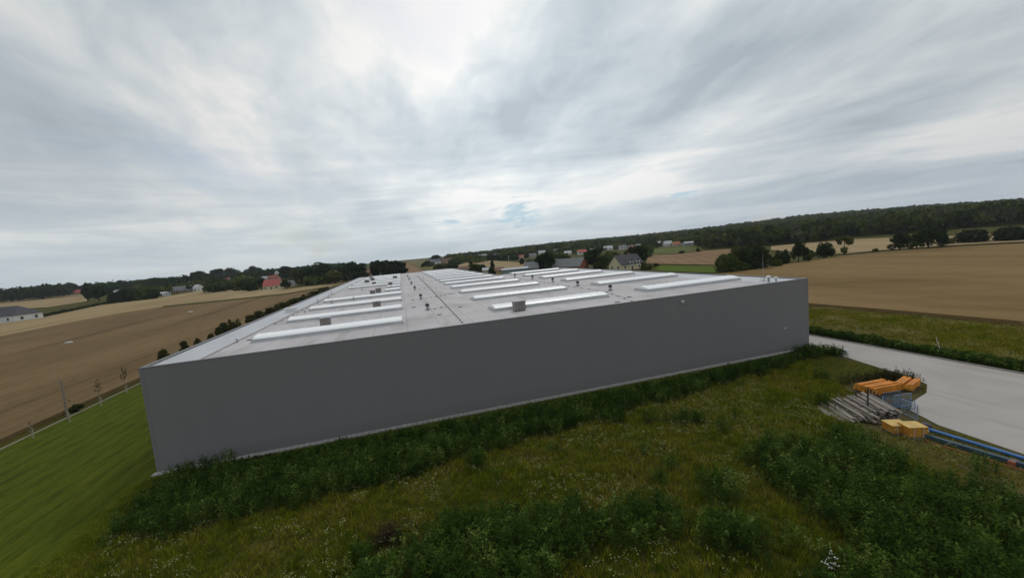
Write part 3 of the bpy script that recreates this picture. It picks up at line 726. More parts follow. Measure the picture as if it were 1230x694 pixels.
def tree_proto(kind, var):
    """unit trees, 1 m tall is scaled afterwards: built 10 m tall"""
    key = (kind, var)
    if key in PT: return PT[key]
    rr = np.random.default_rng(100+hash(kind) % 1 + var*17 + len(kind)); pr = random.Random(var*31+len(kind))
    lobes = []
    if kind == 'round':
        for i in range(20):
            t = pr.uniform(0, 6.28); z = pr.uniform(2.2, 8.4); q = pr.uniform(.3, 3.0)*(1-.35*max(0, z-6)/2.4)
            rr_ = pr.uniform(1.2, 2.0)*(1.1-.2*abs(z-5.2)/3); lobes.append((q*math.cos(t), q*math.sin(t), z, rr_, rr_, rr_*.85))
        n, size, hT, rT, name = 2400, .36, .62, .34, 'crown'
    elif kind == 'tall':
        for i in range(14):
            t = pr.uniform(0, 6.28); z = pr.uniform(2.2, 9); q = pr.uniform(.2, 1.5)*(1-.6*abs(z-5)/5); rr_ = pr.uniform(.8, 1.4)*(1-.3*(z-5)/5)
            lobes.append((q*math.cos(t), q*math.sin(t), z, rr_, rr_, rr_*1.2))
        n, size, hT, rT, name = 1300, .4, .75, .26, 'crown'
    elif kind == 'conifer':
        for i in range(12):
            z = 1.2+i*.72; q = 2.0*(1-i/12.5)
            for k in range(3):
                t = pr.uniform(0, 6.28); lobes.append((q*.45*math.cos(t), q*.45*math.sin(t), z, q*.65+.15, q*.65+.15, .55))
        n, size, hT, rT, name = 1200, .32, .9, .22, 'crown'
    elif kind == 'bush':
        for i in range(16):
            t = pr.uniform(0, 6.28); q = pr.uniform(0, 5.0); z = pr.uniform(1.2, 7.0-.5*q); rr_ = pr.uniform(1.6, 2.6)
            lobes.append((q*math.cos(t), q*math.sin(t), max(z, 1.5), rr_, rr_, rr_*.95))
        n, size, hT, rT, name = 2000, .48, .5, .25, 'foliage'
    elif kind == 'dome':
        lobes.append((0, 0, 3.6, 5.2, 5.2, 4.6)); lobes.append((0, 0, 1.6, 4.9, 4.9, 1.8))
        for i in range(14):
            t = pr.uniform(0, 6.28); e_ = pr.uniform(.1, 1.2); k = .86
            lobes.append((k*4.2*math.cos(e_)*math.cos(t), k*4.2*math.cos(e_)*math.sin(t), 3.4+k*3.9*math.sin(e_), 1.6, 1.6, 1.4))
        n, size, hT, rT, name = 4600, .38, .4, .25, 'foliage'
    elif kind == 'open':
        for (x, y, z, r_) in [(-2.4, 0, 7.6, 1.7), (2.6, .5, 7.2, 1.9), (.3, 0, 8.0, 1.6), (1.8, -.8, 5.6, 1.3), (-1.6, .6, 6.0, 1.1), (.2, .2, 2.6, 1.5), (-.3, -.4, 1.8, 1.2), (3.4, 0, 6.0, 1.0)]:
            lobes.append((x, y, z, r_, r_, r_*.8))
        n, size, hT, rT, name = 1000, .38, .7, .22, 'crown'
    v, q = leaf_cloud(n, lobes, size, rr)
    v[:, 2] = np.maximum(v[:, 2], .15)
    me = np_mesh(name, v, q)
    tb = trunk_mesh(10, rT, 2.8 if kind in ('round', 'bush', 'dome') else 1.2, pr, hT)
    tme = bpy.data.meshes.new('trunk'); bmesh.ops.recalc_face_normals(tb.bm, faces=tb.bm.faces[:]); tb.bm.to_mesh(tme); tb.bm.free(); tme.materials.append(M['bark'])
    zmax = float(v[:, 2].max()); wid = float(np.percentile(np.abs(v[:, 0]), 98)*2)
    PT[key] = (me, tme, zmax, wid, name); return PT[key]
MC = {}
def put_tree(P, h, w, kind, leaf, label, group, cat='tree', name=None, var=None, rz=None):
    var = random.randrange(3) if var is None else var
    me, tme, zm, wd, cn = tree_proto(kind, var)
    k = (kind, var, leaf)
    if k not in MC:
        m2 = me.copy(); m2.materials.append(LEAF[leaf] if leaf in LEAF else M[leaf]); MC[k] = m2
    t = empty(name or {'round': 'broadleaf_tree', 'tall': 'slender_tree', 'conifer': 'conifer_tree', 'bush': 'bush', 'dome': 'bush', 'open': 'open_tree'}[kind], P, random.uniform(0, 6.28) if rz is None else rz, label, cat, group)
    t.scale = (w/wd, w/wd, h/zm)
    c = bpy.data.objects.new(cn, MC[k]); col.objects.link(c); c.parent = t
    s = bpy.data.objects.new('trunk' if cn == 'crown' else 'stem', tme); col.objects.link(s); s.parent = t
    return t
def ptree(px, py, top, w, kind, leaf, label, group=None, cat=None, **k):
    P = at(px, py); mpp = depth_of(P)/F
    cth = depth_of(P)/(P-CAM).length
    return put_tree(P, (py-top)*mpp, w*mpp*1.08*cth, kind, leaf, label, group, cat or ('bush' if kind in ('bush', 'dome') else 'tree'), **k)

# saplings on the lawn edge
for i, (px, py, h, lb) in enumerate([(39, 527, 1.9, 'bare staked sapling farthest left along the lawn edging'), (83, 507.5, 2.6, 'staked sapling just left of the grey post'), (121, 488, 3.6, 'rusty leaved staked sapling right of the grey post'), (152, 472.5, 3.8, 'reddish staked sapling nearest the warehouse corner')]):
    P = flat(px, py, 0); t = empty('sapling', (P.x, P.y, .03), 0, lb, 'sapling', 'saplings along the lawn edging')
    b = MB(); b.tube((.15, 0, 0), (.15, 0, 1.3), .03, n=6); b.tube((-.3, .1, .9), (.4, -.05, 1.0), .02, n=5); b.build('stake', M['stake'], t)
    b = MB(); b.tube((0, 0, 0), (-.05, .1, h*.6), .035, .025, n=6); b.tube((-.05, .1, h*.6), (0, .05, h), .025, .01, n=5)
    for k in range(6):
        z = h*random.uniform(.45, .8); t_ = random.uniform(0, 6.28); b.tube((0, .05, z), (.45*math.cos(t_), .45*math.sin(t_), z+.5), .014, .006, n=4)
    b.build('trunk', M['bark_pale'], t)
    n = [6, 10, 70, 80][i]
    v, q = leaf_cloud(n, [(0, 0, h*.72, .45, .45, .7), (.1, .1, h*.9, .3, .3, .5)], .1, rng)
    link_mesh('crown', np_mesh('crown', v, q), M['sapling_leaf'], t)
P = flat(85, 499, 0); t = empty('utility_post', (P.x-.3, P.y, 0), 0, 'tall pale grey concrete post standing at the lawn edge', 'post')
b = MB(); b.poly([(-.11, -.08, 0), (.11, -.08, 0), (.11, .08, 0), (-.11, .08, 0), (-.06, -.05, 4.6), (.06, -.05, 4.6), (.06, .05, 4.6), (-.06, .05, 4.6)], [(0, 1, 5, 4), (1, 2, 6, 5), (2, 3, 7, 6), (3, 0, 4, 7), (4, 5, 6, 7)]); b.build('post', M['old_post'], t)
b = MB(); b.box(-.09, .09, -.07, .07, 4.602, 4.65); b.build('cap', M['grey_metal'], t)
P = flat(92, 494, 0); put_tree((P.x, P.y, 0), 1.0, 1.3, 'bush', 'dark', 'small dark bush at the foot of the grey post', None, 'bush', var=0)
# shrub row beyond the left roof edge
sx = [(197, 428), (221, 417), (237, 410), (252, 404.5), (262, 400), (270, 396.5), (281, 392), (303, 384), (313, 380), (324, 376), (333, 373), (343, 369), (352, 366), (361, 363), (370, 359.5), (379, 356), (388, 353)]
ordn = ['first', 'second', 'third', 'fourth', 'fifth', 'sixth', 'seventh', 'eighth', 'ninth', 'tenth', 'eleventh', 'twelfth', 'thirteenth', 'fourteenth', 'fifteenth', 'sixteenth', 'seventeenth']
for i, (px, py) in enumerate(sx):
    d = px_ray(px, py); tt = -44.0/d.x; P = CAM+d*tt
    hpx = [10, 8, 5, 5, 9, 10, 10, 7, 8, 7, 8, 7, 8, 7, 7, 7, 8][i]
    mpp = depth_of(P)/F; zt = P.z+hpx*mpp-terrain(P.x, P.y); w = mpp*[11, 10, 7, 8, 10, 11, 12, 12, 13, 14, 14, 14, 14, 14, 15, 15, 15][i]
    put_tree((-44.0, P.y, terrain(-44, P.y)), zt, w, ['round', 'tall', 'bush', 'round'][i % 4], 'shrub_leaf', 'young olive shrub behind the left roof edge, %s from the front corner' % ordn[i], 'shrubs beyond the left roof edge', 'shrub', name='shrub')

# ------------------------------------------------------------------ village houses
HM = {}
def hm(key, c, **k):
    if key not in HM: HM[key] = plain(key, c, .8, **k)
    return HM[key]
WALLS = {'white': (.72, .72, .70), 'cream': (.60, .54, .36), 'pale': (.55, .53, .49), 'brick': (.36, .12, .045), 'yellow': (.55, .43, .16), 'teal': (.22, .31, .33), 'grey': (.33, .34, .34), 'tan': (.42, .31, .22)}
ROOFS = {'dark': (.075, .07, .08), 'red': (.42, .115, .10), 'grey': (.17, .175, .18), 'pale': (.45, .46, .47), 'brown': (.20, .11, .08), 'rust': (.34, .11, .07)}
for k_, v_ in WALLS.items(): hm('plaster_'+k_, v_, var=.08)
for k_, v_ in ROOFS.items(): hm('tiles_'+k_, v_, var=.18, scale=1)
M['pane'] = plain('window_glass', (.03, .035, .045), .15, spec=.6, var=.1)
M['door'] = plain('door_wood', (.10, .07, .05), .6)
def house(px, py, wpx, hpx, label, wall='white', roofc='red', depth_m=8, ridge=.5, hip=False, rot=0, name='house', cat='house', wins=3, chim=1, door=True, group=None, P=None, side_wins=2, dormer=0, gable_mat=None):
    P = at(px, py) if P is None else P
    mpp = depth_of(P)/F; w = wpx*mpp; H = hpx*mpp; eh = H*(1-ridge)
    t = empty(name, (P.x, P.y, P.z), -YAW+rot, label, cat, group)
    d = depth_m; wm = HM['plaster_'+wall]; rm = HM['tiles_'+roofc]
    b = MB(); x0, x1, y0, y1 = -w/2, w/2, -d/2, d/2
    b.poly([(x0, y0, -1), (x1, y0, -1), (x1, y1, -1), (x0, y1, -1), (x0, y0, eh), (x1, y0, eh), (x1, y1, eh), (x0, y1, eh)], [(0, 1, 5, 4), (1, 2, 6, 5), (2, 3, 7, 6), (3, 0, 4, 7)])
    if not hip: b.poly([(x0, y0, eh), (x0, y1, eh), (x0, 0, H-.12), (x1, y0, eh), (x1, y1, eh), (x1, 0, H-.12)], [(0, 1, 2), (3, 5, 4)])
    b.build('wall', wm if gable_mat is None else HM['plaster_'+gable_mat], t)
    o_ = .45; rb = MB(); th = .18
    sl = (H-eh)/(d/2) if d else 1; ez = eh-sl*o_
    if hip:
        hx = min(w*.3, d/2)
        vs = [(x0-o_, y0-o_, ez), (x1+o_, y0-o_, ez), (x1+o_, y1+o_, ez), (x0-o_, y1+o_, ez), (x0+hx, 0, H), (x1-hx, 0, H)]
        rb.poly(vs, [(0, 1, 5, 4), (1, 2, 5), (2, 3, 4, 5), (3, 0, 4), (3, 2, 1, 0)])
    else:
        for s in (-1, 1):
            vs = [(x0-o_, s*(d/2+o_), ez), (x1+o_, s*(d/2+o_), ez), (x1+o_, 0, H), (x0-o_, 0, H)]
            vs += [(x, y, z+th) for x, y, z in vs]
            rb.poly(vs, [(3, 2, 1, 0), (4, 5, 6, 7), (0, 1, 5, 4), (1, 2, 6, 5), (2, 3, 7, 6), (3, 0, 4, 7)])
    ro = rb.build('roof', rm, t)
    for k in range(chim):
        c = MB(); cx = w*(.22-.4*k); c.box(cx-.3, cx+.3, d*.1-.3, d*.1+.3, H-1.2, H+.75); c.box(cx-.37, cx+.37, d*.1-.37, d*.1+.37, H+.753, H+.83); c.build('chimney', HM['plaster_brick'] if wall != 'brick' else HM['plaster_pale'], ro)
    for k in range(dormer):
        c = MB(); cx = w*(-.02+.3*k) if dormer > 1 else 0; yy = y0-.12; c.box(cx-1.15, cx+1.15, yy, yy+3.2, eh-1.2, eh+1.25); dm = c.build('dormer', HM['plaster_white'], ro)
        c = MB(); c.poly([(cx-1.3, yy-.2, eh+1.2), (cx+1.3, yy-.2, eh+1.2), (cx, yy-.2, eh+2.3), (cx-1.3, yy+3.4, eh+1.2), (cx+1.3, yy+3.4, eh+1.2), (cx, yy+3.4, eh+2.3)], [(0, 1, 2), (3, 5, 4), (0, 2, 5, 3), (1, 4, 5, 2), (0, 3, 4, 1)]); dd = c.build('dormer_roof', rm, t)
        c = MB(); c.box(cx-.5, cx+.5, yy-.03, yy-.003, eh-.1, eh+.9); c.build('dormer_window', M['pane'], t)
    def win(cx, cy_, z, ax):
        f = MB(); g = MB(); hw, hh = .55, .7
        if ax == 0:
            f.box(cx-hw-.08, cx+hw+.08, cy_-.06, cy_-.004, z-hh-.08, z+hh+.08); g.box(cx-hw, cx+hw, cy_-.075, cy_-.062, z-hh, z+hh)
        else:
            f.box(cx-.06 if ax < 0 else cx+.004, cx-.004 if ax < 0 else cx+.06, cy_-hw-.08, cy_+hw+.08, z-hh-.08, z+hh+.08)
            g.box(cx-.075 if ax < 0 else cx+.062, cx-.062 if ax < 0 else cx+.075, cy_-hw, cy_+hw, z-hh, z+hh)
        fo = f.build('window', M['white'], t); g.build('pane', M['pane'], fo)
    if wins:
        zs = [min(1.5, eh*.55)] + ([eh-1.2] if eh > 4.6 else [])
        for z in zs:
            for i in range(wins):
                if door and z == zs[0] and i == wins//2: continue
                win(x0+w*(i+.5)/wins, y0, z, 0)
            for i in range(side_wins):
                for s in (-1, 1): win(s*w/2, y0+d*(i+.5)/side_wins, z, s)
    if door:
        c = MB(); cx = x0+w*(wins//2+.5)/max(1, wins); c.box(cx-.5, cx+.5, y0-.06, y0-.004, .02, min(2.1, eh*.85)); dr = c.build('door', M['door'], t)
        c = MB(); c.box(cx+.34, cx+.4, y0-.12, y0-.062, 1.0, 1.14); c.build('handle', M['grey_metal'], dr)
    return t
# left side
house(-2, 387, 92, 18, 'white bungalow with dark hipped roof at the left picture edge', 'white', 'dark', 11, .56, hip=True, rot=R(-8), wins=5, chim=0, dormer=0)
house(97, 353.5, 16, 6, 'low house with pinkish red roof beyond the far field', 'pale', 'red', 9, .6, hip=True, wins=3, chim=0)
house(217, 351, 40, 7.2, 'long grey roofed barn with a white gable end', 'tan', 'grey', 10, .66, name='barn', cat='barn', wins=5, chim=0, door=True, rot=R(8))
house(239, 349.8, 4.5, 8, 'narrow white gabled house at the right end of the grey barn', 'white', 'pale', 9, .4, wins=1, chim=0)
house(194, 355.5, 16, 4.5, 'flat white shed in front of the long grey barn', 'white', 'pale', 6, .3, name='shed', cat='shed', wins=2, chim=0)
house(187, 341.5, 15, 7, 'grey roofed house peeping over the left grove', 'pale', 'pale', 8, .55, wins=3)
house(214, 339.5, 13, 6, 'red roofed house among trees above the long barn', 'pale', 'red', 8, .6, wins=3)
house(143, 353, 7, 5, 'tiny white house between the two dark left trees', 'white', 'pale', 6, .4, wins=1, chim=0)
house(254, 336, 8, 5, 'tiny white house at the foot of the left wood', 'white', 'grey', 6, .4, wins=1, chim=0)
house(297, 334.5, 17, 8, 'wide white house with bright red roof behind the field strips', 'white', 'red', 8, .5, wins=4)
house(284, 335.5, 9, 3.5, 'low grey shed left of the wide red roofed house', 'grey', 'pale', 6, .3, name='shed', cat='shed', wins=2, chim=0)
house(329, 347.3, 18, 11.8, 'white house with large salmon red roof beside the dark grove', 'cream', 'red', 8, .56, wins=3, rot=R(6), side_wins=1)
house(330, 336.5, 12, 6, 'rust roofed house hidden behind the salmon roof', 'pale', 'rust', 7, .5, wins=2)
house(333.5, 336, 3.5, 11, 'slim pale tower behind the salmon roofed house', 'pale', 'pale', 3, .25, name='tower', cat='tower', wins=1, chim=0, door=False, hip=True)
house(349, 343.5, 9, 6.5, 'grey white cottage between the salmon roof and the grove', 'pale', 'grey', 7, .5, wins=2)
house(355, 328, 9, 7, 'pale house peeping through the tops of the grove', 'pale', 'pale', 7, .45, wins=2)
house(407, 330.5, 7, 6, 'yellowish house behind the light green tree', 'cream', 'brown', 7, .45, wins=2)
# beyond the roof
house(443, 330.5, 9, 6, 'tan house between the dark groves beyond the roof', 'tan', 'brown', 7, .4, wins=2)
house(523, 317, 12, 5.5, 'grey white farmhouse on the rise beyond the roof', 'white', 'grey', 8, .5, wins=3)
house(539, 316.5, 13, 6.5, 'brownish house beside the farmhouse on the rise', 'tan', 'brown', 8, .5, wins=3)
house(557, 326, 10, 6.5, 'tan shed left of the round dark trees', 'tan', 'brown', 7, .35, name='shed', cat='shed', wins=1, chim=0)
house(584.5, 332.5, 7, 11, 'small cream house between the dark tree and the conifer', 'cream', 'pale', 5, .25, wins=1, chim=0)
house(601, 333, 9, 12, 'small yellow house left of the teal hall', 'yellow', 'brown', 6, .3, wins=2, chim=0)
house(619, 331.5, 30, 10, 'long teal hall with a white roof edge', 'teal', 'pale', 14, .12, name='hall', cat='hall', wins=0, chim=0, door=False)
house(639, 328.5, 15, 14, 'grey pitched shed between the teal hall and the dark tree', 'grey', 'grey', 9, .5, name='shed', cat='shed', wins=0, chim=0)
house(685, 324.5, 38, 14, 'orange brick barn with grey roof behind the roof edge', 'brick', 'grey', 11, .62, name='brick_barn', cat='barn', wins=3, chim=0, rot=R(-38), side_wins=1)
house(752, 323.5, 34, 17.5, 'cream gabled house with dark roof and white dormers', 'white', 'dark', 9, .58, gable_mat='cream', wins=3, chim=1, rot=R(28), dormer=2)
house(699, 305.5, 10, 5.5, 'far red roofed white house on the wooded slope', 'white', 'red', 8, .5, wins=2)
for px, py, w, h, wl, rf, lb in [(563, 312, 9, 4.5, 'white', 'grey', 'far white house behind the straw field, leftmost of its row'), (580, 310.5, 10, 5, 'pale', 'pale', 'far pale house behind the straw field, centre of its row'), (597, 309.5, 9, 5, 'white', 'grey', 'far white house behind the straw field, rightmost of its row'),
        (651, 306, 8, 5, 'white', 'pale', 'far white house above the grey pitched shed'), (668, 304, 7, 5, 'pale', 'grey', 'far pale house above the brick barn'),
        (730, 300.5, 11, 5, 'white', 'pale', 'far pale roofed house above the cream gabled house'), (748, 299.5, 8, 5, 'white', 'grey', 'far grey roofed house between the slope trees'), (768, 298, 8, 4.5, 'cream', 'pale', 'far cream house behind the dark garden trees'),
        (792, 295.5, 10, 5.5, 'white', 'pale', 'far white house at the left of the hillside cluster'), (802, 296, 9, 6.5, 'white', 'pale', 'far bright white house in the middle of the hillside cluster'), (812, 295.5, 8, 5, 'cream', 'rust', 'far cream house at the right of the hillside cluster')]:
    house(px, py, w, h, lb, wl, rf, 8, .5, wins=2)
house(160, 349, 11, 5.5, 'brown roofed white house peeping out of the left grove', 'white', 'brown', 8, .5, wins=2)
house(272, 338, 8, 4.5, 'small rust roofed house left of the low grey shed', 'pale', 'rust', 8, .5, wins=2)
house(318, 337, 8, 5, 'pale house between the wide red roof and the salmon roof', 'white', 'pale', 8, .5, wins=2)
house(375, 331, 8, 5.5, 'white house behind the middle of the main grove', 'white', 'grey', 8, .5, wins=2)
house(625, 311, 8, 4.5, 'rust roofed house on the slope above the teal hall', 'white', 'rust', 8, .5, wins=2)
house(640, 309, 8, 4.5, 'grey roofed house on the slope right of the rust roof', 'pale', 'grey', 8, .5, wins=2)
house(682, 306, 8, 4.5, 'white house on the slope above the brick barn ridge', 'white', 'pale', 8, .5, wins=2)
house(713, 303, 8, 4.5, 'white house on the slope above the big dark tree', 'white', 'grey', 8, .5, wins=2)
house(758, 298.5, 6, 4, 'tiny brown roofed house on the slope behind the garden trees', 'pale', 'brown', 8, .5, wins=2)
house(831, 294.5, 20, 4.5, 'long low pale grey hall at the edge of the right wood', 'grey', 'pale', 10, .3, name='hall', cat='hall', wins=0, chim=0)
# poles beyond the roof
for px, py, top, lb in [(457.5, 333, 318, 'pale utility pole left of two beyond the far roof edge'), (472.5, 331.5, 319, 'pale utility pole right of two beyond the far roof edge'), (393.5, 341, 328, 'pale pole standing in front of the light green tree'), (611.5, 316, 307, 'short white pole on the straw field')]:
    P = at(px, py); mp = depth_of(P)/F; t = empty('utility_pole', P, 0, lb, 'pole')
    b = MB(); b.tube((0, 0, -.3), (0, 0, (py-top)*mp), .16 if px < 900 else .07, .1 if px < 900 else .05, n=7); b.build('pole', M['grey_metal'] if px != 611.5 else M['white'], t)
    b = MB(); b.box(-.7, .7, -.05, .05, (py-top)*mp-.5, (py-top)*mp-.4); b.build('crossarm', M['grey_metal'], t)
for px, py, lb in [(83, 413.5, 'white plastic sack lying in the left wheat'), (229, 376, 'small white sack lying far out in the wheat')]:
    P = at(px, py); lump('white_sack', (P.x, P.y, P.z+.45), 1.0, .5, .3, M['film'], lb, 'sack', int(px))

# ------------------------------------------------------------------ individual trees
T = ptree
T(106, 362, 338.5, 13, 'tall', 'dark', 'tall dark tree left of the pair beside the far field', var=0)
T(120, 362, 342.5, 20, 'round', 'dark', 'wide dark tree right of the pair beside the far field', var=1)
for px, py, tp, w, lf, lb in [(140, 364, 350, 16, 'dark', 'dark bush at the left end of the field edge grove'), (153, 362.5, 346, 22, 'dark', 'wide dark bush in the middle of the field edge grove'), (168, 361, 346, 22, 'mid', 'dull green bush in the field edge grove'), (183, 359.5, 347, 16, 'dark', 'dark bush left of the flat white shed')]:
    T(px, py, tp, w, 'bush', lf, lb)
for px, py, tp, w, kd, lf, lb in [(150, 350, 337, 18, 'round', 'dark', 'dark tree behind the tiny white house'), (172, 347, 335, 20, 'round', 'mid', 'green tree left of the grey roofed house'), (201, 345, 334.5, 16, 'round', 'dark', 'dark tree between the grey and red roofed houses'), (228, 344, 333, 15, 'round', 'dark', 'dark tree right of the red roofed house'), (241, 343, 324.5, 21, 'round', 'dark', 'big round tree above the white gable'), (262, 339, 322.5, 20, 'round', 'blue', 'round dark tree behind the tiny white house'), (279, 336, 321, 18, 'round', 'dark', 'dark tree left of the wide red roofed house'),
        (312, 334, 320, 16, 'round', 'dark', 'dark tree right of the wide red roofed house'), (304, 333.5, 319, 15, 'round', 'blue', 'dark tree behind the wide red roofed house')]:
    T(px, py, tp, w, kd, lf, lb)
T(300.5, 350, 338, 16, 'bush', 'dark', 'round dark bush left of the salmon roofed house')
T(287, 349.5, 345, 12, 'bush', 'olive', 'low olive bush on the field strip near the salmon roof')
T(315.5, 347, 333, 11, 'round', 'dark', 'dark tree touching the left of the salmon roof')
T(344, 348, 335, 10, 'round', 'dark', 'dark tree touching the right of the salmon roof')
for px, py, tp, w, kd, lf, lb in [(345, 336, 319, 14, 'round', 'dark', 'dark tree at the left end of the main grove'), (358, 341, 322, 17, 'round', 'mid', 'green tree near the left of the main grove'), (368, 343, 321, 20, 'round', 'dark', 'wide dark tree before the middle of the main grove'), (381, 342, 319, 20, 'round', 'blue', 'bluish dark tree in the middle of the main grove'), (391, 338, 313.5, 22, 'round', 'dark', 'tallest dark tree of the main grove'), (403, 341, 324.5, 18, 'round', 'olive', 'light green tree at the right of the main grove'), (413, 338, 320, 14, 'round', 'dark', 'dark tree between the light green tree and the great tree'), (424, 337, 313.5, 22, 'round', 'dark', 'great dark tree left of the tan house'), (435, 335, 315, 16, 'round', 'blue', 'bluish tree right of the great dark tree')]:
    T(px, py, tp, w, kd, lf, lb)
for i, (px, tp) in enumerate([(450, 313.5), (455, 312), (460.5, 313), (466, 312), (471, 313), (476, 312.5), (481, 313.5), (486, 315)]):
    T(px, 333.5-(i % 2)*.8, tp, 9, 'tall', ['dark', 'blue'][i % 2], 'dark upright tree in the row beyond the roof, %s from its left end' % ordn[i], 'upright trees beyond the far roof edge')
for px, py, tp, w, kd, lf, lb in [(524, 315.5, 306, 12, 'round', 'dark', 'round tree behind the farmhouse on the rise'), (514, 320.5, 313, 13, 'bush', 'dark', 'dark bush left of the farmhouse on the rise'), (530, 323, 316, 17, 'bush', 'mid', 'low bush below the farmhouse on the rise'), (545, 322, 314.5, 14, 'bush', 'dark', 'dark bush below the brownish house'), (548, 313, 305, 10, 'round', 'dark', 'far round tree right of the brownish house'), (559, 312.5, 305.5, 9, 'round', 'dark', 'far round tree behind the straw field'), (569, 312, 303, 6, 'tall', 'dark', 'far slim tree behind the straw field'),
        (567, 330, 313.5, 10, 'conifer', 'dark', 'dark conifer left of the round garden trees'), (573, 331.5, 316, 14, 'round', 'mid', 'round green garden tree beside the small cream house'), (580, 331, 317, 12, 'round', 'dark', 'round dark garden tree beside the small cream house'), (592.5, 333, 312, 10, 'conifer', 'dark', 'dark brown conifer between the cream and yellow houses'), (627, 318, 310, 6, 'tall', 'dark', 'small dark tree above the teal hall'),
        (650, 327, 305, 15, 'round', 'dark', 'dark tree right of the grey pitched shed'), (658, 327, 301.5, 16, 'round', 'dark', 'taller dark tree left of the brick barn'), (664, 312, 302, 10, 'round', 'mid', 'green tree behind the brick barn roof'),
        (713, 322, 298, 21, 'round', 'dark', 'big dark tree right of the brick barn'), (724, 322, 306, 14, 'round', 'mid', 'green tree left of the cream gable'), (721, 323.5, 316, 14, 'bush', 'dark', 'dark bush in front of the cream gable'), (740, 323.5, 314, 10, 'bush', 'dark', 'dark bush before the dormered house'), (758, 316, 295.5, 12, 'round', 'dark', 'dark tree left of two behind the dormered house'), (769, 318, 293.5, 17, 'round', 'dark', 'dark tree right of two behind the dormered house'), (773, 324.5, 314, 9, 'bush', 'mid', 'round garden bush right of the dormered house'), (781, 324, 317, 5, 'bush', 'olive', 'small olive bush on the garden edge'), (788, 320.5, 315.8, 6, 'bush', 'dark', 'small dark bush below the pinkish field'),
        (819, 304.5, 301, 6, 'bush', 'dark', 'tiny dark bush on the edge of the green field'), (838.5, 303, 297.5, 4, 'bush', 'dark', 'tiny tree at the corner of the green field')]:
    T(px, py, tp, w, kd, lf, lb)
for px, py, tp, w, kd, lf, lb in [(874, 327.5, 303.5, 26, 'dome', 'mid', 'big round bush at the left end of the field hedge'), (886, 320, 294, 18, 'round', 'olive', 'pale green tree behind the big round bush'), (905, 323.5, 292.5, 32, 'dome', 'dark', 'widest dark bush of the field hedge'), (893, 326, 315, 18, 'bush', 'mid', 'low bush between the two large round bushes'),
        (930, 319, 305, 13, 'bush', 'dark', 'small dark bush at the start of the low hedge run'), (940, 317.5, 299, 14, 'bush', 'dark', 'dark bush left of the tallest hedge tree'), (932, 321, 311, 16, 'bush', 'mid', 'low green bush in front of the hedge run'), (959, 315.5, 289.5, 17, 'round', 'dark', 'tallest tree of the low hedge run'), (972, 313.5, 299, 14, 'bush', 'mid', 'low bush right of the tallest hedge tree'), (990, 310.5, 290.5, 20, 'bush', 'dark', 'dark bush at the right end of the hedge run')]:
    T(px, py, tp, w, kd, lf, lb)
ptree(1014, 306.5, 282.5, 25, 'open', 'olive', 'lone open tree with a split crown in the wheat', var=0, rz=-YAW)
T(1052, 302.5, 298, 7, 'bush', 'olive', 'tiny olive bush alone on the wheat edge')
T(1081, 301, 279, 23, 'round', 'dark', 'open dark tree left of the lone pair in the wheat', var=2)
T(1101, 300, 277, 18, 'round', 'mid', 'green tree in the middle of the lone group')
T(1116, 299, 270.5, 30, 'round', 'dark', 'largest dark round tree in the right wheat field', var=1)
T(1130, 296.5, 274, 16, 'bush', 'dark', 'dark bush behind the largest round tree')
T(1142, 293.5, 284, 12, 'bush', 'olive', 'small brownish bush right of the largest round tree')
T(1168, 291.5, 274.5, 36, 'dome', 'sage', 'wide domed grey green bush, left of two at the field edge')
T(1213, 289.5, 271, 37, 'dome', 'sage', 'wide domed grey green bush, right of two at the field edge')

def hedge(name, pts, h, w, leaf, label, cat):
    P = [at(*p) for p in pts]; lob = []
    for a_, b_ in zip(P, P[1:]):
        n = max(2, int((b_-a_).length/(w*.8)))
        for i in range(n):
            q = a_.lerp(b_, i/n); hh = h*random.uniform(.75, 1.2); lob.append((q.x, q.y, terrain(q.x, q.y)+hh*.5, w*.7, w*.7, hh*.55))
    v, q = leaf_cloud(len(lob)*70, lob, .34, rng)
    tag(link_mesh(name, np_mesh(name, v, q), LEAF[leaf]), label, cat)
hedge('hedge', [(46, 382), (80, 375), (122, 366.5), (140, 363.5)], 1.7, 2.2, 'dark', 'long low dark hedge between the white bungalow and the field edge grove', 'hedge')
hedge('hedge', [(150, 362.5), (190, 358.5)], 1.2, 1.6, 'mid', 'short green hedge along the foot of the field edge grove', 'hedge')
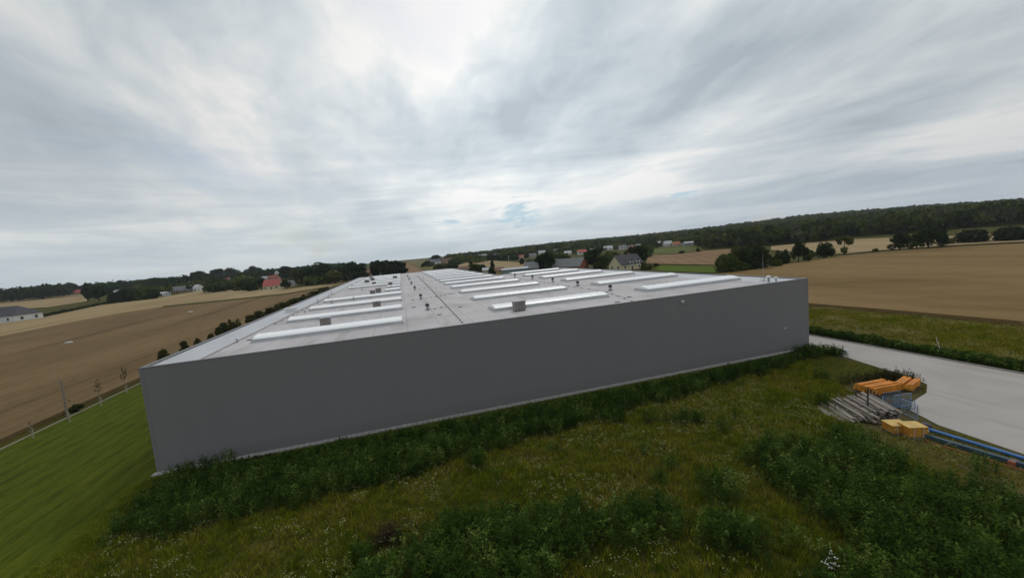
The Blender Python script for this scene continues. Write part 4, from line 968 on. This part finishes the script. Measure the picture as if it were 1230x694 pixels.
# ------------------------------------------------------------------ woods (masses of crowns)
HOUSES = [o.location.copy() for o in col.objects if o.get('category') in ('house', 'barn', 'hall', 'shed', 'tower')]
HX = np.array([(p.x, p.y) for p in HOUSES]); HR = np.hypot(HX[:, 0], HX[:, 1]); HA = np.arctan2(HX[:, 0], HX[:, 1])
def wood(name, cells, leafs, label, quads=34, seed=1):
    """cells: (azimuth0, azimuth1, r0, r1, spacing, h0, h1), azimuth in picture x pixels at mid height"""
    rr = np.random.default_rng(seed); V = []; Q = []; MI = []; n0 = 0
    for (xa, xb, ra, rb, sp_, h0, h1, nq) in cells:
        a0 = math.atan((xa-615)/F)+YAW; a1 = math.atan((xb-615)/F)+YAW
        r = ra
        while r < rb:
            st = sp_*r; n = max(1, int((a1-a0)*r/st))
            for i in range(n):
                a = a0+(a1-a0)*(i+rr.uniform(0, 1))/n; q = r+rr.uniform(-.6, .6)*st
                x, y = q*math.sin(a), q*math.cos(a)
                if len(HX) and np.min((HX[:, 0]-x)**2+(HX[:, 1]-y)**2) < 14**2: continue
                ph_ = math.hypot(x, y); az = math.atan2(x, y)
                if np.any((np.abs(HA-az)*HR < 9) & (HR > ph_) & (HR-ph_ < 260)): continue
                z = terrain(x, y); h = rr.uniform(h0, h1); w = max(st*.85, h*.36)*rr.uniform(.8, 1.25)
                lob = [(rr.uniform(-.4, .4)*w, rr.uniform(-.4, .4)*w, h*rr.uniform(.35, .75), w*rr.uniform(.45, .7), w*rr.uniform(.45, .7), h*rr.uniform(.24, .36)) for _ in range(4)]
                v, f = leaf_cloud(nq, lob, max(.5, .2*w), rr)
                v += np.array([x, y, z]); V.append(v); Q.append(f+n0); n0 += len(v); MI.append(np.full(nq, rr.integers(len(leafs))))
            r += st*.9
    me = np_mesh(name, np.concatenate(V), np.concatenate(Q), None, np.concatenate(MI))
    o = link_mesh(name, me, [LEAF[l] for l in leafs]); tag(o, label, 'wood', kind='stuff'); return o
wood('woodland', [(-260, 96, 760, 1150, .013, 14, 19, 40), (96, 200, 620, 1000, .014, 10, 16, 40), (200, 420, 560, 980, .014, 9, 15, 40)], ['dark', 'blue', 'dark'], 'dark distant wood along the left horizon', seed=3)
wood('woodland', [(835, 905, 365, 460, .018, 11, 15, 90), (905, 1000, 350, 520, .018, 10, 15, 90), (1000, 1130, 400, 600, .016, 11, 16, 90), (1130, 1420, 420, 640, .016, 10, 17, 90)], ['mid', 'dark', 'olive', 'mid', 'grey', 'dark'], 'mixed green wood behind the right wheat fields', seed=5)
wood('garden_trees', [(146, 250, 430, 620, .03, 5, 8, 60), (262, 318, 400, 560, .034, 5, 8, 60), (346, 440, 330, 420, .03, 6, 10, 70), (548, 640, 480, 900, .03, 5, 8, 60), (640, 712, 240, 640, .031, 4, 7.5, 60), (712, 782, 270, 640, .031, 4, 7.5, 60), (782, 850, 480, 640, .034, 5, 8, 50)], ['dark', 'mid', 'olive', 'dark'], 'scattered garden trees among the far village houses', seed=11)
wood('woodland', [(600, 850, 620, 1900, .017, 9, 14, 30), (850, 1420, 560, 1900, .016, 10, 16, 30), (545, 640, 700, 1500, .025, 7, 11, 30)], ['mid', 'dark', 'blue', 'olive'], 'wooded hillside rising to the right horizon', seed=6)

# ------------------------------------------------------------------ meadow grasses and weeds
def pnoise(x, y, s, k=0):
    x = x*s; y = y*s
    return (np.sin(x*1.0+1.7*np.sin(y*.9+k)+k)*np.sin(y*1.1+1.3*np.sin(x*.8+k*2)) + .6*np.sin(2.3*x+y*1.4+k*3+1.1*np.sin(y*2.1))*np.sin(2.1*y-x*.9+k) + .35*np.sin(5.1*x-2*y+k)*np.sin(4.7*y+2.2*x+k*5))/1.6
def inside(x, y, poly):
    c = np.zeros(len(x), bool); n = len(poly)
    for i in range(n):
        x0, y0 = poly[i]; x1, y1 = poly[(i+1) % n]
        k = ((y0 > y) != (y1 > y)) & (x < (x1-x0)*(y-y0)/((y1-y0) or 1e-9)+x0); c ^= k
    return c
BLOBS = []
for px, py, rx, ry in [(560, 655, 3.6, 2.4), (650, 640, 3.2, 2.2), (770, 625, 2.6, 1.6), (600, 690, 3, 1.5), (990, 560, 4.2, 2.6), (940, 545, 3, 1.8), (1060, 600, 4.2, 3.2), (1130, 640, 4.5, 3), (1200, 660, 4, 3), (880, 640, 1.6, 1.4), (1040, 560, 3, 1.8), (870, 585, 1.6, 1.2), (1100, 690, 5, 2), (1020, 530, 2, 1.2), (470, 690, 2, 1), (1180, 610, 2.5, 2)]:
    p = flat(px, py, .4); BLOBS.append((p.x, p.y, rx, ry))
def weedness(x, y):
    wx = [-24, -19.5, -16, -10, 0, 6.5, 16, 25, 31, 36, 41, 46, 50]; lo = [33, 29.6, 28.8, 28.8, 29.4, 30.4, 31.6, 32.6, 33.4, 34.0, 34.7, 35.6, 36.8]; hi = [37, 37.6, 37.8, 37.4, 36.9, 36.8, 36.8, 36.8, 36.9, 37.1, 37.3, 37.5, 37.6]
    l = np.interp(x, wx, lo)+.9*pnoise(x, y, .5, 1); h = np.interp(x, wx, hi)
    d = np.minimum(y-l, h-y+.4); band = np.clip(d/.8+.4, 0, 1)*np.where(x < -19.8, 0, 1)
    b = np.zeros_like(x)
    for bx, by, rx, ry in BLOBS:
        q = ((x-bx)/rx)**2*.72+((y-by)/ry)**2*.72+.45*pnoise(x, y, .9, 2); b = np.maximum(b, np.clip((1.15-q)*1.3, 0, 1))
    n = np.clip((pnoise(x, y, .33, 4)-.45)*2.2, 0, .8)
    return np.clip(np.maximum(np.maximum(band, b), n), 0, 1)
MEADOW = [(-20.3, 38.4), (-20.2, 33), (-18.8, 27.5), (-17.6, 15), (-17, 2), (36, 2), (36.4, 8), (36.3, 15), (36.6, 19.4), (37.6, 21.5), (42.5, 25.2), (46.3, 27.5), (48.1, 34.5), (49.0, 38.4)]
RIGHT = [(57.5, -6), (76, -6), (79.5, 20), (77.3, 32), (76.5, 44), (74.8, 58.7), (75, 75), (57, 75)]
def scatter(n, poly, rr):
    p = np.array(poly); x = rr.uniform(p[:, 0].min(), p[:, 0].max(), n); y = rr.uniform(p[:, 1].min(), p[:, 1].max(), n)
    k = inside(x, y, poly); return x[k], y[k]
GOODS = [(37, 23, 3.4), (41.5, 26, 2.6), (44.6, 25.6, 1.9), (35, 20.5, 1.8)]
def clear_goods(x, y):
    k = np.ones(len(x), bool)
    for gx, gy, gr in GOODS: k &= (x-gx)**2+(y-gy)**2 > gr*gr
    return k
def blades(x, y, h, per, wd, spread, rr, lean=.75):
    n = len(x)*per; X = np.repeat(x, per)+rr.normal(scale=spread, size=n); Y = np.repeat(y, per)+rr.normal(scale=spread, size=n); Hh = np.repeat(h, per)*rr.uniform(.45, 1.1, n)
    a = rr.uniform(0, 6.28, n); dx, dy = np.cos(a)*wd/2, np.sin(a)*wd/2; b = rr.uniform(0, 6.28, n); ln = Hh*lean*rr.uniform(0, 1, n)
    z0 = np.zeros(n)
    mx, my = X+np.cos(b)*ln*.3, Y+np.sin(b)*ln*.3
    v = np.stack([np.stack([X-dx, Y-dy, z0], 1), np.stack([X+dx, Y+dy, z0], 1), np.stack([mx+dx*.8, my+dy*.8, Hh*.6], 1), np.stack([mx-dx*.8, my-dy*.8, Hh*.6], 1), np.stack([X+np.cos(b)*ln, Y+np.sin(b)*ln, Hh], 1)], 1).reshape(-1, 3)
    k = np.arange(n)*5
    q = np.stack([k, k+1, k+2, k+3], 1); t = np.stack([k+3, k+2, k+4], 1)
    return v, q, t
GM = [leaf_mat('grass_green', (.080, .115, .008), (.185, .218, .015), 1.2), leaf_mat('grass_yellow', (.22, .215, .016), (.36, .33, .034), 1.2), leaf_mat('grass_brown', (.13, .104, .020), (.23, .182, .042), 1.0), leaf_mat('grass_straw', (.36, .33, .11), (.50, .455, .18), 1.0)]
WM = [leaf_mat('weed_dark', (.018, .042, .008), (.044, .080, .015), 1.5), leaf_mat('weed_green', (.042, .082, .013), (.085, .135, .022), 1.5), leaf_mat('weed_pale', (.11, .16, .034), (.19, .24, .06), 1.5)]
def grass_obj(name, x, y, h, per, wd, mats, prob, label, rr, spread=.09, mat_fn=None):
    v, q, t = blades(x, y, h, per, wd, spread, rr)
    n = len(x)*per
    if mat_fn is None: mi = rr.choice(len(mats), n, p=prob)
    else: mi = mat_fn(np.repeat(x, per), np.repeat(y, per), n)
    me = np_mesh(name, v, q, t, np.concatenate([mi, mi]))
    return tag(link_mesh(name, me, mats), label, 'grass', kind='stuff')
rr = np.random.default_rng(21)
# meadow grass in front of the warehouse
x, y = scatter(60000, MEADOW, rr); k = (weedness(x, y) < rr.uniform(.15, .9, len(x))) & clear_goods(x, y) & (np.hypot(x, y) > 6)
x, y = x[k], y[k]
edge = np.clip((np.interp(y, [2, 15, 20, 27, 38], [31, 31.5, 31.5, 40, 47])-x)/2, .12, 1)
h = (.36+.18*pnoise(x, y, .6, 6)+.12*pnoise(x, y, 1.6, 1))*edge*np.clip((39-y)/4.5, .2, 1)
def gmat(X, Y, n):
    f = .36+.40*pnoise(X, Y, .28, 9)+.3*pnoise(X, Y, 1.3, 3)+rr.normal(scale=.22, size=n)
    dry = np.clip((X-29)/4, 0, 1)*np.clip((24-Y)/6, 0, 1)+np.where(X > 56, .75+.5*pnoise(X, Y, .35, 6), 0)
    f = f+dry*.5
    return np.where(f < .42, 0, np.where(f < .68, 1, np.where(f < .98, 2, 3))) * np.where(rr.uniform(size=n) < .12, 0, 1)
grass_obj('meadow_grass', x, y, np.maximum(h, .06), 9, .032, GM, None, 'tall yellow green meadow grass in front of the warehouse', rr, mat_fn=gmat)
x, y = scatter(15000, [(-22.2, 38), (-23.2, 34), (-22.6, 30), (-22.2, 24), (-21.5, 20), (-21, 2), (-16.5, 2), (-17, 15), (-18, 27), (-19.6, 34), (-20, 38.3), (-21.2, 38.3)], rr)
k = rr.uniform(size=len(x)) < np.clip((x+23.2+1.2*pnoise(x, y, 1.1, 2))/2.6, .05, 1); x, y = x[k], y[k]
grass_obj('lawn_fringe', x, y, rr.uniform(.05, .28, len(x))*np.clip((x+24)/3, .3, 1), 7, .03, GM, None, 'ragged grass where the mown lawn meets the weeds', rr, mat_fn=gmat)
x, y = scatter(9000, [(30.5, 2), (36.2, 2), (36.6, 15), (37, 19.4), (34.5, 19.5), (33, 21), (31.5, 20.5), (32.3, 16.5)], rr)
grass_obj('dry_grass', x, y, rr.uniform(.04, .2, len(x)), 6, .03, GM, None, 'short dry grass along the yard edge', rr, mat_fn=lambda X, Y, n: rr.choice(4, n, p=[.25, .3, .3, .15]))
# grass on the far side of the yard road
x, y = scatter(46000, RIGHT, rr); h = .3+.18*pnoise(x, y, .5, 3)
flowers_xy = (x[::9], y[::9])
grass_obj('verge_grass', x, y, np.maximum(h, .1), 7, .05, GM, None, 'rough grass between the yard road and the golden wheat', rr, mat_fn=gmat, spread=.14)

def weeds(name, x, y, h, leaves, ls, rr, label, mats=WM, p=(.5, .4, .1)):
    n = len(x); N = n*leaves
    Hh = np.repeat(h, leaves); X = np.repeat(x, leaves); Y = np.repeat(y, leaves)
    t = rr.uniform(.12, 1.0, N); a = rr.uniform(0, 6.28, N)
    rad = (.08+.26*(1-t*.8))*rr.uniform(.3, 1, N)*np.clip(Hh, .4, 1.2)
    c = np.stack([X+np.cos(a)*rad, Y+np.sin(a)*rad, Hh*t], 1)
    out = np.stack([np.cos(a), np.sin(a), rr.uniform(-.35, 1.3, N)], 1); out /= np.linalg.norm(out, axis=1)[:, None]
    side = np.stack([-np.sin(a), np.cos(a), rr.normal(scale=.25, size=N)], 1)
    L_ = (ls*rr.uniform(.6, 1.3, N))[:, None]; W_ = L_*.27
    v = np.stack([c-out*L_*.5, c+side*W_, c+out*L_*.6, c-side*W_], 1).reshape(-1, 3)
    q = np.arange(N*4).reshape(-1, 4)
    # stems
    k = n; sw = .014; aa = rr.uniform(0, 6.28, n); lx, ly = rr.normal(scale=.06, size=n), rr.normal(scale=.06, size=n)
    s = np.stack([np.stack([x-np.cos(aa)*sw, y-np.sin(aa)*sw, 0*x], 1), np.stack([x+np.cos(aa)*sw, y+np.sin(aa)*sw, 0*x], 1), np.stack([x+lx, y+ly, h*1.08], 1)], 1).reshape(-1, 3)
    ts = np.arange(n*3).reshape(-1, 3)+len(v)
    # patchy tone: each plant one tone
    f = .5+.45*pnoise(x, y, .9, 12)+rr.normal(scale=.34, size=n)
    pm = np.where(f < .52, 0, np.where(f < 1.0, 1, 2))
    mi = np.concatenate([np.repeat(pm, leaves), pm])
    me = np_mesh(name, np.concatenate([v, s]), q, ts, mi)
    return tag(link_mesh(name, me, mats), label, 'weeds', kind='stuff')
x, y = scatter(52000, MEADOW, rr); w = weedness(x, y); k = (w > rr.uniform(.2, .85, len(x))) & clear_goods(x, y) & (np.hypot(x, y) > 6); x, y, w = x[k], y[k], w[k]
h = (.55+.45*w)*(1+.3*pnoise(x, y, .8, 8))*rr.uniform(.75, 1.15, len(x))*np.where((y > 34.5) & (x > -15), np.clip((38.2-y)/3.4, .35, 1), 1)
weeds('tall_weeds', x, y, np.clip(h*1.3, .25, 1.8), 24, .135, rr, 'dense dark green nettle like weeds along the warehouse front and in patches')
# weeds along the road
x = rr.uniform(55.6, 58.4, 9000); y = rr.uniform(-8, 110, 9000); h = np.clip(.8+.35*pnoise(x, y, .7, 5), .3, 1.2)*np.clip((58.8-x)/1.2, .4, 1)
weeds('roadside_weeds', x, y, h, 13, .2, rr, 'dark strip of tall weeds along the far side of the yard road')
# dark weeds at the right wall corner and scrub by the orange beams
x = np.concatenate([rr.normal(47.3, 1.2, 260), rr.normal(49.0, .5, 120)]); y = np.concatenate([rr.normal(37.2, .5, 260), rr.normal(35.6, .6, 120)])
k = y < 38.4; x, y = x[k], y[k]
weeds('corner_weeds', x, y, rr.uniform(.5, 1.1, len(x)), 16, .18, rr, 'clump of dark weeds at the right foot of the warehouse')
BR = [leaf_mat('dead_weed', (.035, .028, .016), (.07, .052, .03), 1.5), leaf_mat('dead_weed_green', (.03, .034, .014), (.05, .05, .02), 1.5)]
x = np.concatenate([rr.normal(45.4, .8, 240), rr.normal(42.5, 1.2, 120)]); y = np.concatenate([rr.normal(27.2, .7, 240), rr.normal(28.0, .6, 120)])
weeds('dead_scrub', x, y, rr.uniform(.3, .8, len(x)), 12, .14, rr, 'brownish dead scrub behind the orange beam bundles', mats=[BR[0], BR[1], BR[0]])
P = flat(466, 645, .3); x = rr.normal(P.x, .45, 110); y = rr.normal(P.y, .4, 110)
weeds('dead_dock', x, y, rr.uniform(.5, .9, 110), 14, .12, rr, 'dark brown dead patch in the foreground meadow', mats=[BR[0], BR[0], BR[1]])
# white umbels
def flowers(name, x, y, h, per, size, rr, label, mat):
    n = len(x)*per; X = np.repeat(x, per)+rr.normal(scale=.1, size=n); Y = np.repeat(y, per)+rr.normal(scale=.1, size=n); Z = np.repeat(h, per)+rr.normal(scale=.06, size=n)
    s = size*rr.uniform(.5, 1.3, n); ang = rr.uniform(0, 6.28, n); ti = rr.normal(scale=.3, size=(n, 2)); vs = []
    for k in range(4):
        a = ang+k*math.pi/2; dx, dy = np.cos(a)*s, np.sin(a)*s; vs.append(np.stack([X+dx, Y+dy, Z+dx*ti[:, 0]+dy*ti[:, 1]], 1))
    v = np.stack(vs, 1).reshape(-1, 3)
    me = np_mesh(name, v, np.arange(n*4).reshape(-1, 4)); return tag(link_mesh(name, me, mat), label, 'flowers', kind='stuff')
M['umbel'] = leaf_mat('white_umbel', (.25, .26, .10), (.40, .41, .22), 3)
x, y = scatter(13000, MEADOW, rr); d = pnoise(x, y, .45, 14)+.5*pnoise(x, y, .15, 2); k = (weedness(x, y) < .4) & (d > .05) & (y > 16+rr.uniform(-5, 5, len(x))) & clear_goods(x, y) & (x < 34) & (np.hypot(x, y) > 8); x, y = x[k], y[k]
flowers('wild_flowers', x, y, rr.uniform(.4, .7, len(x)), 5, .032, rr, 'scattered white umbel flowers in the meadow', M['umbel'])
x, y = flowers_xy; k = pnoise(x, y, .2, 5) > .1; x, y = x[k], y[k]
flowers('verge_flowers', x, y, rr.uniform(.3, .6, len(x)), 3, .05, rr, 'pale flower heads in the grass beyond the yard road', M['umbel'])
P = flat(1001, 678, .5); x = rr.normal(P.x, .16, 9); y = rr.normal(P.y, .12, 9)
flowers('white_blossom', x, y, rr.uniform(.5, .75, 9), 5, .04, rr, 'clump of bright white blossom at the bottom of the meadow', leaf_mat('white_blossom', (.6, .6, .55), (.75, .75, .7), 3))

# ------------------------------------------------------------------ air
if HAZE:
    hm_ = bpy.data.materials.new('haze'); hm_.use_nodes = True; hm_.node_tree.nodes.clear()
    ho = ND(hm_.node_tree, 'ShaderNodeOutputMaterial'); hv = ND(hm_.node_tree, 'ShaderNodeVolumePrincipled')
    hv.inputs['Color'].default_value = (.86, .92, 1, 1); hv.inputs['Density'].default_value = HAZE; hv.inputs['Anisotropy'].default_value = .1
    hm_.node_tree.links.new(hv.outputs[0], ho.inputs['Volume'])
    b = MB(); b.box(-4800, 4800, -4800, 4800, -3.5, 95); o = b.build('haze', hm_); tag(o, 'thin pale haze over the whole landscape', 'haze', kind='stuff')
# ------------------------------------------------------------------ sky and sun
SUN_EL, SUN_AZ = R(48), YAW+R(14)           # azimuth from +Y towards +X
world = bpy.data.worlds.new('World'); sc.world = world; world.use_nodes = True
nt = world.node_tree; L = nt.links.new
bg = nt.nodes['Background']; bg.inputs['Strength'].default_value = .1
sky = ND(nt, 'ShaderNodeTexSky', sky_type='NISHITA'); sky.sun_disc = False; sky.sun_elevation = SUN_EL; sky.sun_rotation = SUN_AZ
sky.air_density = 1; sky.dust_density = 2
tc = ND(nt, 'ShaderNodeTexCoord'); sx_ = ND(nt, 'ShaderNodeSeparateXYZ'); L(tc.outputs['Generated'], sx_.inputs[0])
def MA(op, a, b=None, c=None):
    n = ND(nt, 'ShaderNodeMath', operation=op)
    for i, v in enumerate((a, b, c)):
        if v is None: continue
        if isinstance(v, (int, float)): n.inputs[i].default_value = v
        else: L(v, n.inputs[i])
    return n.outputs[0]
zz = MA('MAXIMUM', sx_.outputs[2], 0.0)
den = MA('ADD', zz, .30)
uu = MA('DIVIDE', sx_.outputs[0], den); vv = MA('DIVIDE', sx_.outputs[1], den)
cb_ = ND(nt, 'ShaderNodeCombineXYZ'); L(uu, cb_.inputs[0]); L(vv, cb_.inputs[1])
def cloud(scale, rot, sx, sy, detail, rough, dist, off):
    mp = ND(nt, 'ShaderNodeMapping'); mp.inputs['Rotation'].default_value = (0, 0, rot); mp.inputs['Scale'].default_value = (sx, sy, 1); mp.inputs['Location'].default_value = off
    L(cb_.outputs[0], mp.inputs[0])
    n = ND(nt, 'ShaderNodeTexNoise'); n.inputs['Scale'].default_value = scale; n.inputs['Detail'].default_value = detail; n.inputs['Roughness'].default_value = rough; n.inputs['Distortion'].default_value = dist
    L(mp.outputs[0], n.inputs['Vector']); return n.outputs['Fac']
c_big = cloud(1.6, YAW+R(6), 1.0, .5, 4.5, .5, .35, (6.1, -2.9, 0))
c_str = cloud(3.2, YAW-R(14), 1.2, .65, 5, .5, .5, (7.3, 4.2, 0))
c_fin = cloud(6.5, YAW+R(30), 1.0, .8, 7, .6, 1.4, (1.3, 9.2, 0))
# flat layers low over the horizon
cl = ND(nt, 'ShaderNodeCombineXYZ'); L(MA('MULTIPLY', sx_.outputs[0], 2.4), cl.inputs[0]); L(MA('MULTIPLY', sx_.outputs[1], 2.4), cl.inputs[1]); L(MA('MULTIPLY', sx_.outputs[2], 24.0), cl.inputs[2])
nl = ND(nt, 'ShaderNodeTexNoise'); nl.inputs['Scale'].default_value = 1.1; nl.inputs['Detail'].default_value = 6; nl.inputs['Roughness'].default_value = .58; nl.inputs['Distortion'].default_value = .5; L(cl.outputs[0], nl.inputs['Vector'])
low = MA('MULTIPLY', MA('SUBTRACT', 1.0, MA('MINIMUM', MA('MULTIPLY', zz, 3.2), 1.0)), .8)
mixh = MA('ADD', MA('ADD', MA('MULTIPLY', c_big, .60), MA('MULTIPLY', c_str, .28)), MA('MULTIPLY', c_fin, .12))
mixb = MA('ADD', mixh, MA('MULTIPLY', MA('SUBTRACT', nl.outputs['Fac'], mixh), low))
# cloud layers: a darker deck at middle height, a bright break under it
lay = ND(nt, 'ShaderNodeFloatCurve'); L(MA('ADD', zz, MA('MULTIPLY', MA('SUBTRACT', c_str, .5), .12)), lay.inputs['Value'])
cv = lay.mapping.curves[0]
for px_, py_ in ((.06, .5), (.12, .62), (.17, .56), (.25, .40), (.36, .47), (.5, .56), (.7, .48)): cv.points.new(px_, py_)
cv.points[0].location = (0, .5); cv.points[-1].location = (1, .5); lay.mapping.update()
mixv = MA('ADD', mixb, MA('MULTIPLY', MA('SUBTRACT', lay.outputs[0], .5), .46))
ramp = ND(nt, 'ShaderNodeValToRGB'); e = ramp.color_ramp.elements
e[0].position = .36; e[0].color = (4.3, 4.9, 5.45, 1); e[1].position = .60; e[1].color = (8.9, 8.85, 8.7, 1)
k = e.new(.46); k.color = (5.8, 6.4, 6.85, 1); k = e.new(.53); k.color = (7.1, 7.55, 7.75, 1)
L(mixv, ramp.inputs['Fac'])
# glow round the hidden sun
sd = Vector((math.sin(YAW+R(2))*math.cos(R(15)), math.cos(YAW+R(2))*math.cos(R(15)), math.sin(R(15))))
dt = ND(nt, 'ShaderNodeVectorMath', operation='DOT_PRODUCT'); L(tc.outputs['Generated'], dt.inputs[0]); dt.inputs[1].default_value = sd
gl = MA('POWER', MA('MAXIMUM', dt.outputs['Value'], 0.0), 7.0)
base = ND(nt, 'ShaderNodeVectorMath', operation='SCALE'); L(ramp.outputs['Color'], base.inputs[0])
L(MA('MULTIPLY_ADD', gl, .36, .80), base.inputs['Scale'])
# pale band at the horizon
hz = MA('POWER', MA('SUBTRACT', 1.0, MA('MINIMUM', MA('MULTIPLY', zz, 5.0), 1.0)), 1.6)
mh = ND(nt, 'ShaderNodeMix', data_type='RGBA'); L(MA('MULTIPLY', hz, .65), mh.inputs[0]); L(base.outputs[0], mh.inputs[6]); 
rs = ND(nt, 'ShaderNodeVectorMath', operation='DOT_PRODUCT'); L(tc.outputs['Generated'], rs.inputs[0]); rs.inputs[1].default_value = r0
hc = ND(nt, 'ShaderNodeMix', data_type='RGBA'); hc.inputs[6].default_value = (6.5, 7.4, 7.75, 1); hc.inputs[7].default_value = (4.7, 5.35, 6.1, 1)
hr = ND(nt, 'ShaderNodeMapRange'); hr.inputs[1].default_value = .05; hr.inputs[2].default_value = .75; L(rs.outputs['Value'], hr.inputs[0]); L(hr.outputs[0], hc.inputs[0]); L(hc.outputs[2], mh.inputs[7])
# thin gaps where the clear sky shows
gap = cloud(1.1, YAW, 1.0, .5, 5, .55, .5, (5.9, 2.6, 0))
cov = ND(nt, 'ShaderNodeMapRange'); cov.inputs[1].default_value = .28; cov.inputs[2].default_value = .40; cov.inputs[3].default_value = .45; cov.inputs[4].default_value = 1.0; L(gap, cov.inputs[0])
ms = ND(nt, 'ShaderNodeMix', data_type='RGBA'); L(cov.outputs[0], ms.inputs[0]); L(sky.outputs[0], ms.inputs[6]); L(mh.outputs[2], ms.inputs[7])
# small ragged openings low over the roof
fin = cov.outputs[0]; last = ms.outputs[2]
for (qx, qy, rad_) in ((622, 253, .040), (540, 267, .022), (818, 233, .022)):
    dv = px_ray(qx, qy).normalized()
    d2 = ND(nt, 'ShaderNodeVectorMath', operation='SUBTRACT'); L(tc.outputs['Generated'], d2.inputs[0]); d2.inputs[1].default_value = dv
    sc2 = ND(nt, 'ShaderNodeVectorMath', operation='MULTIPLY'); L(d2.outputs[0], sc2.inputs[0]); sc2.inputs[1].default_value = (1, 1, 1.6 if rad_ > .03 else 4.5)
    ln = ND(nt, 'ShaderNodeVectorMath', operation='LENGTH'); L(sc2.outputs[0], ln.inputs[0])
    wob = MA('ADD', ln.outputs['Value'], MA('MULTIPLY', MA('SUBTRACT', MA('ADD', MA('MULTIPLY', nl.outputs['Fac'], .5), MA('MULTIPLY', c_fin, .5)), .5), rad_*9))
    mr = ND(nt, 'ShaderNodeMapRange'); mr.inputs[1].default_value = rad_*1.5; mr.inputs[2].default_value = rad_*.5; mr.inputs[3].default_value = 0; mr.inputs[4].default_value = .75; L(wob, mr.inputs[0])
    mo = ND(nt, 'ShaderNodeMix', data_type='RGBA'); L(mr.outputs[0], mo.inputs[0]); L(last, mo.inputs[6]); mo.inputs[7].default_value = (4.4, 6.3, 7.4, 1); last = mo.outputs[2]
L(last, bg.inputs['Color'])
world.cycles.sampling_method = 'AUTOMATIC'
sun = bpy.data.lights.new('sun', 'SUN'); sun.energy = .8; sun.angle = R(14); sun.color = (1, .96, .9)
so = bpy.data.objects.new('sun', sun); col.objects.link(so)
dirv = Vector((math.sin(SUN_AZ)*math.cos(SUN_EL), math.cos(SUN_AZ)*math.cos(SUN_EL), math.sin(SUN_EL)))
so.rotation_euler = dirv.to_track_quat('Z', 'Y').to_euler(); so.location = (0, 0, 200)

vs_ = sc.view_settings; vs_.view_transform = 'Standard'; vs_.look = 'None'; vs_.gamma = 1; vs_.exposure = 0; vs_.use_curve_mapping = False
sc.cycles.max_bounces = 5; sc.cycles.transparent_max_bounces = 4; sc.cycles.use_denoising = True
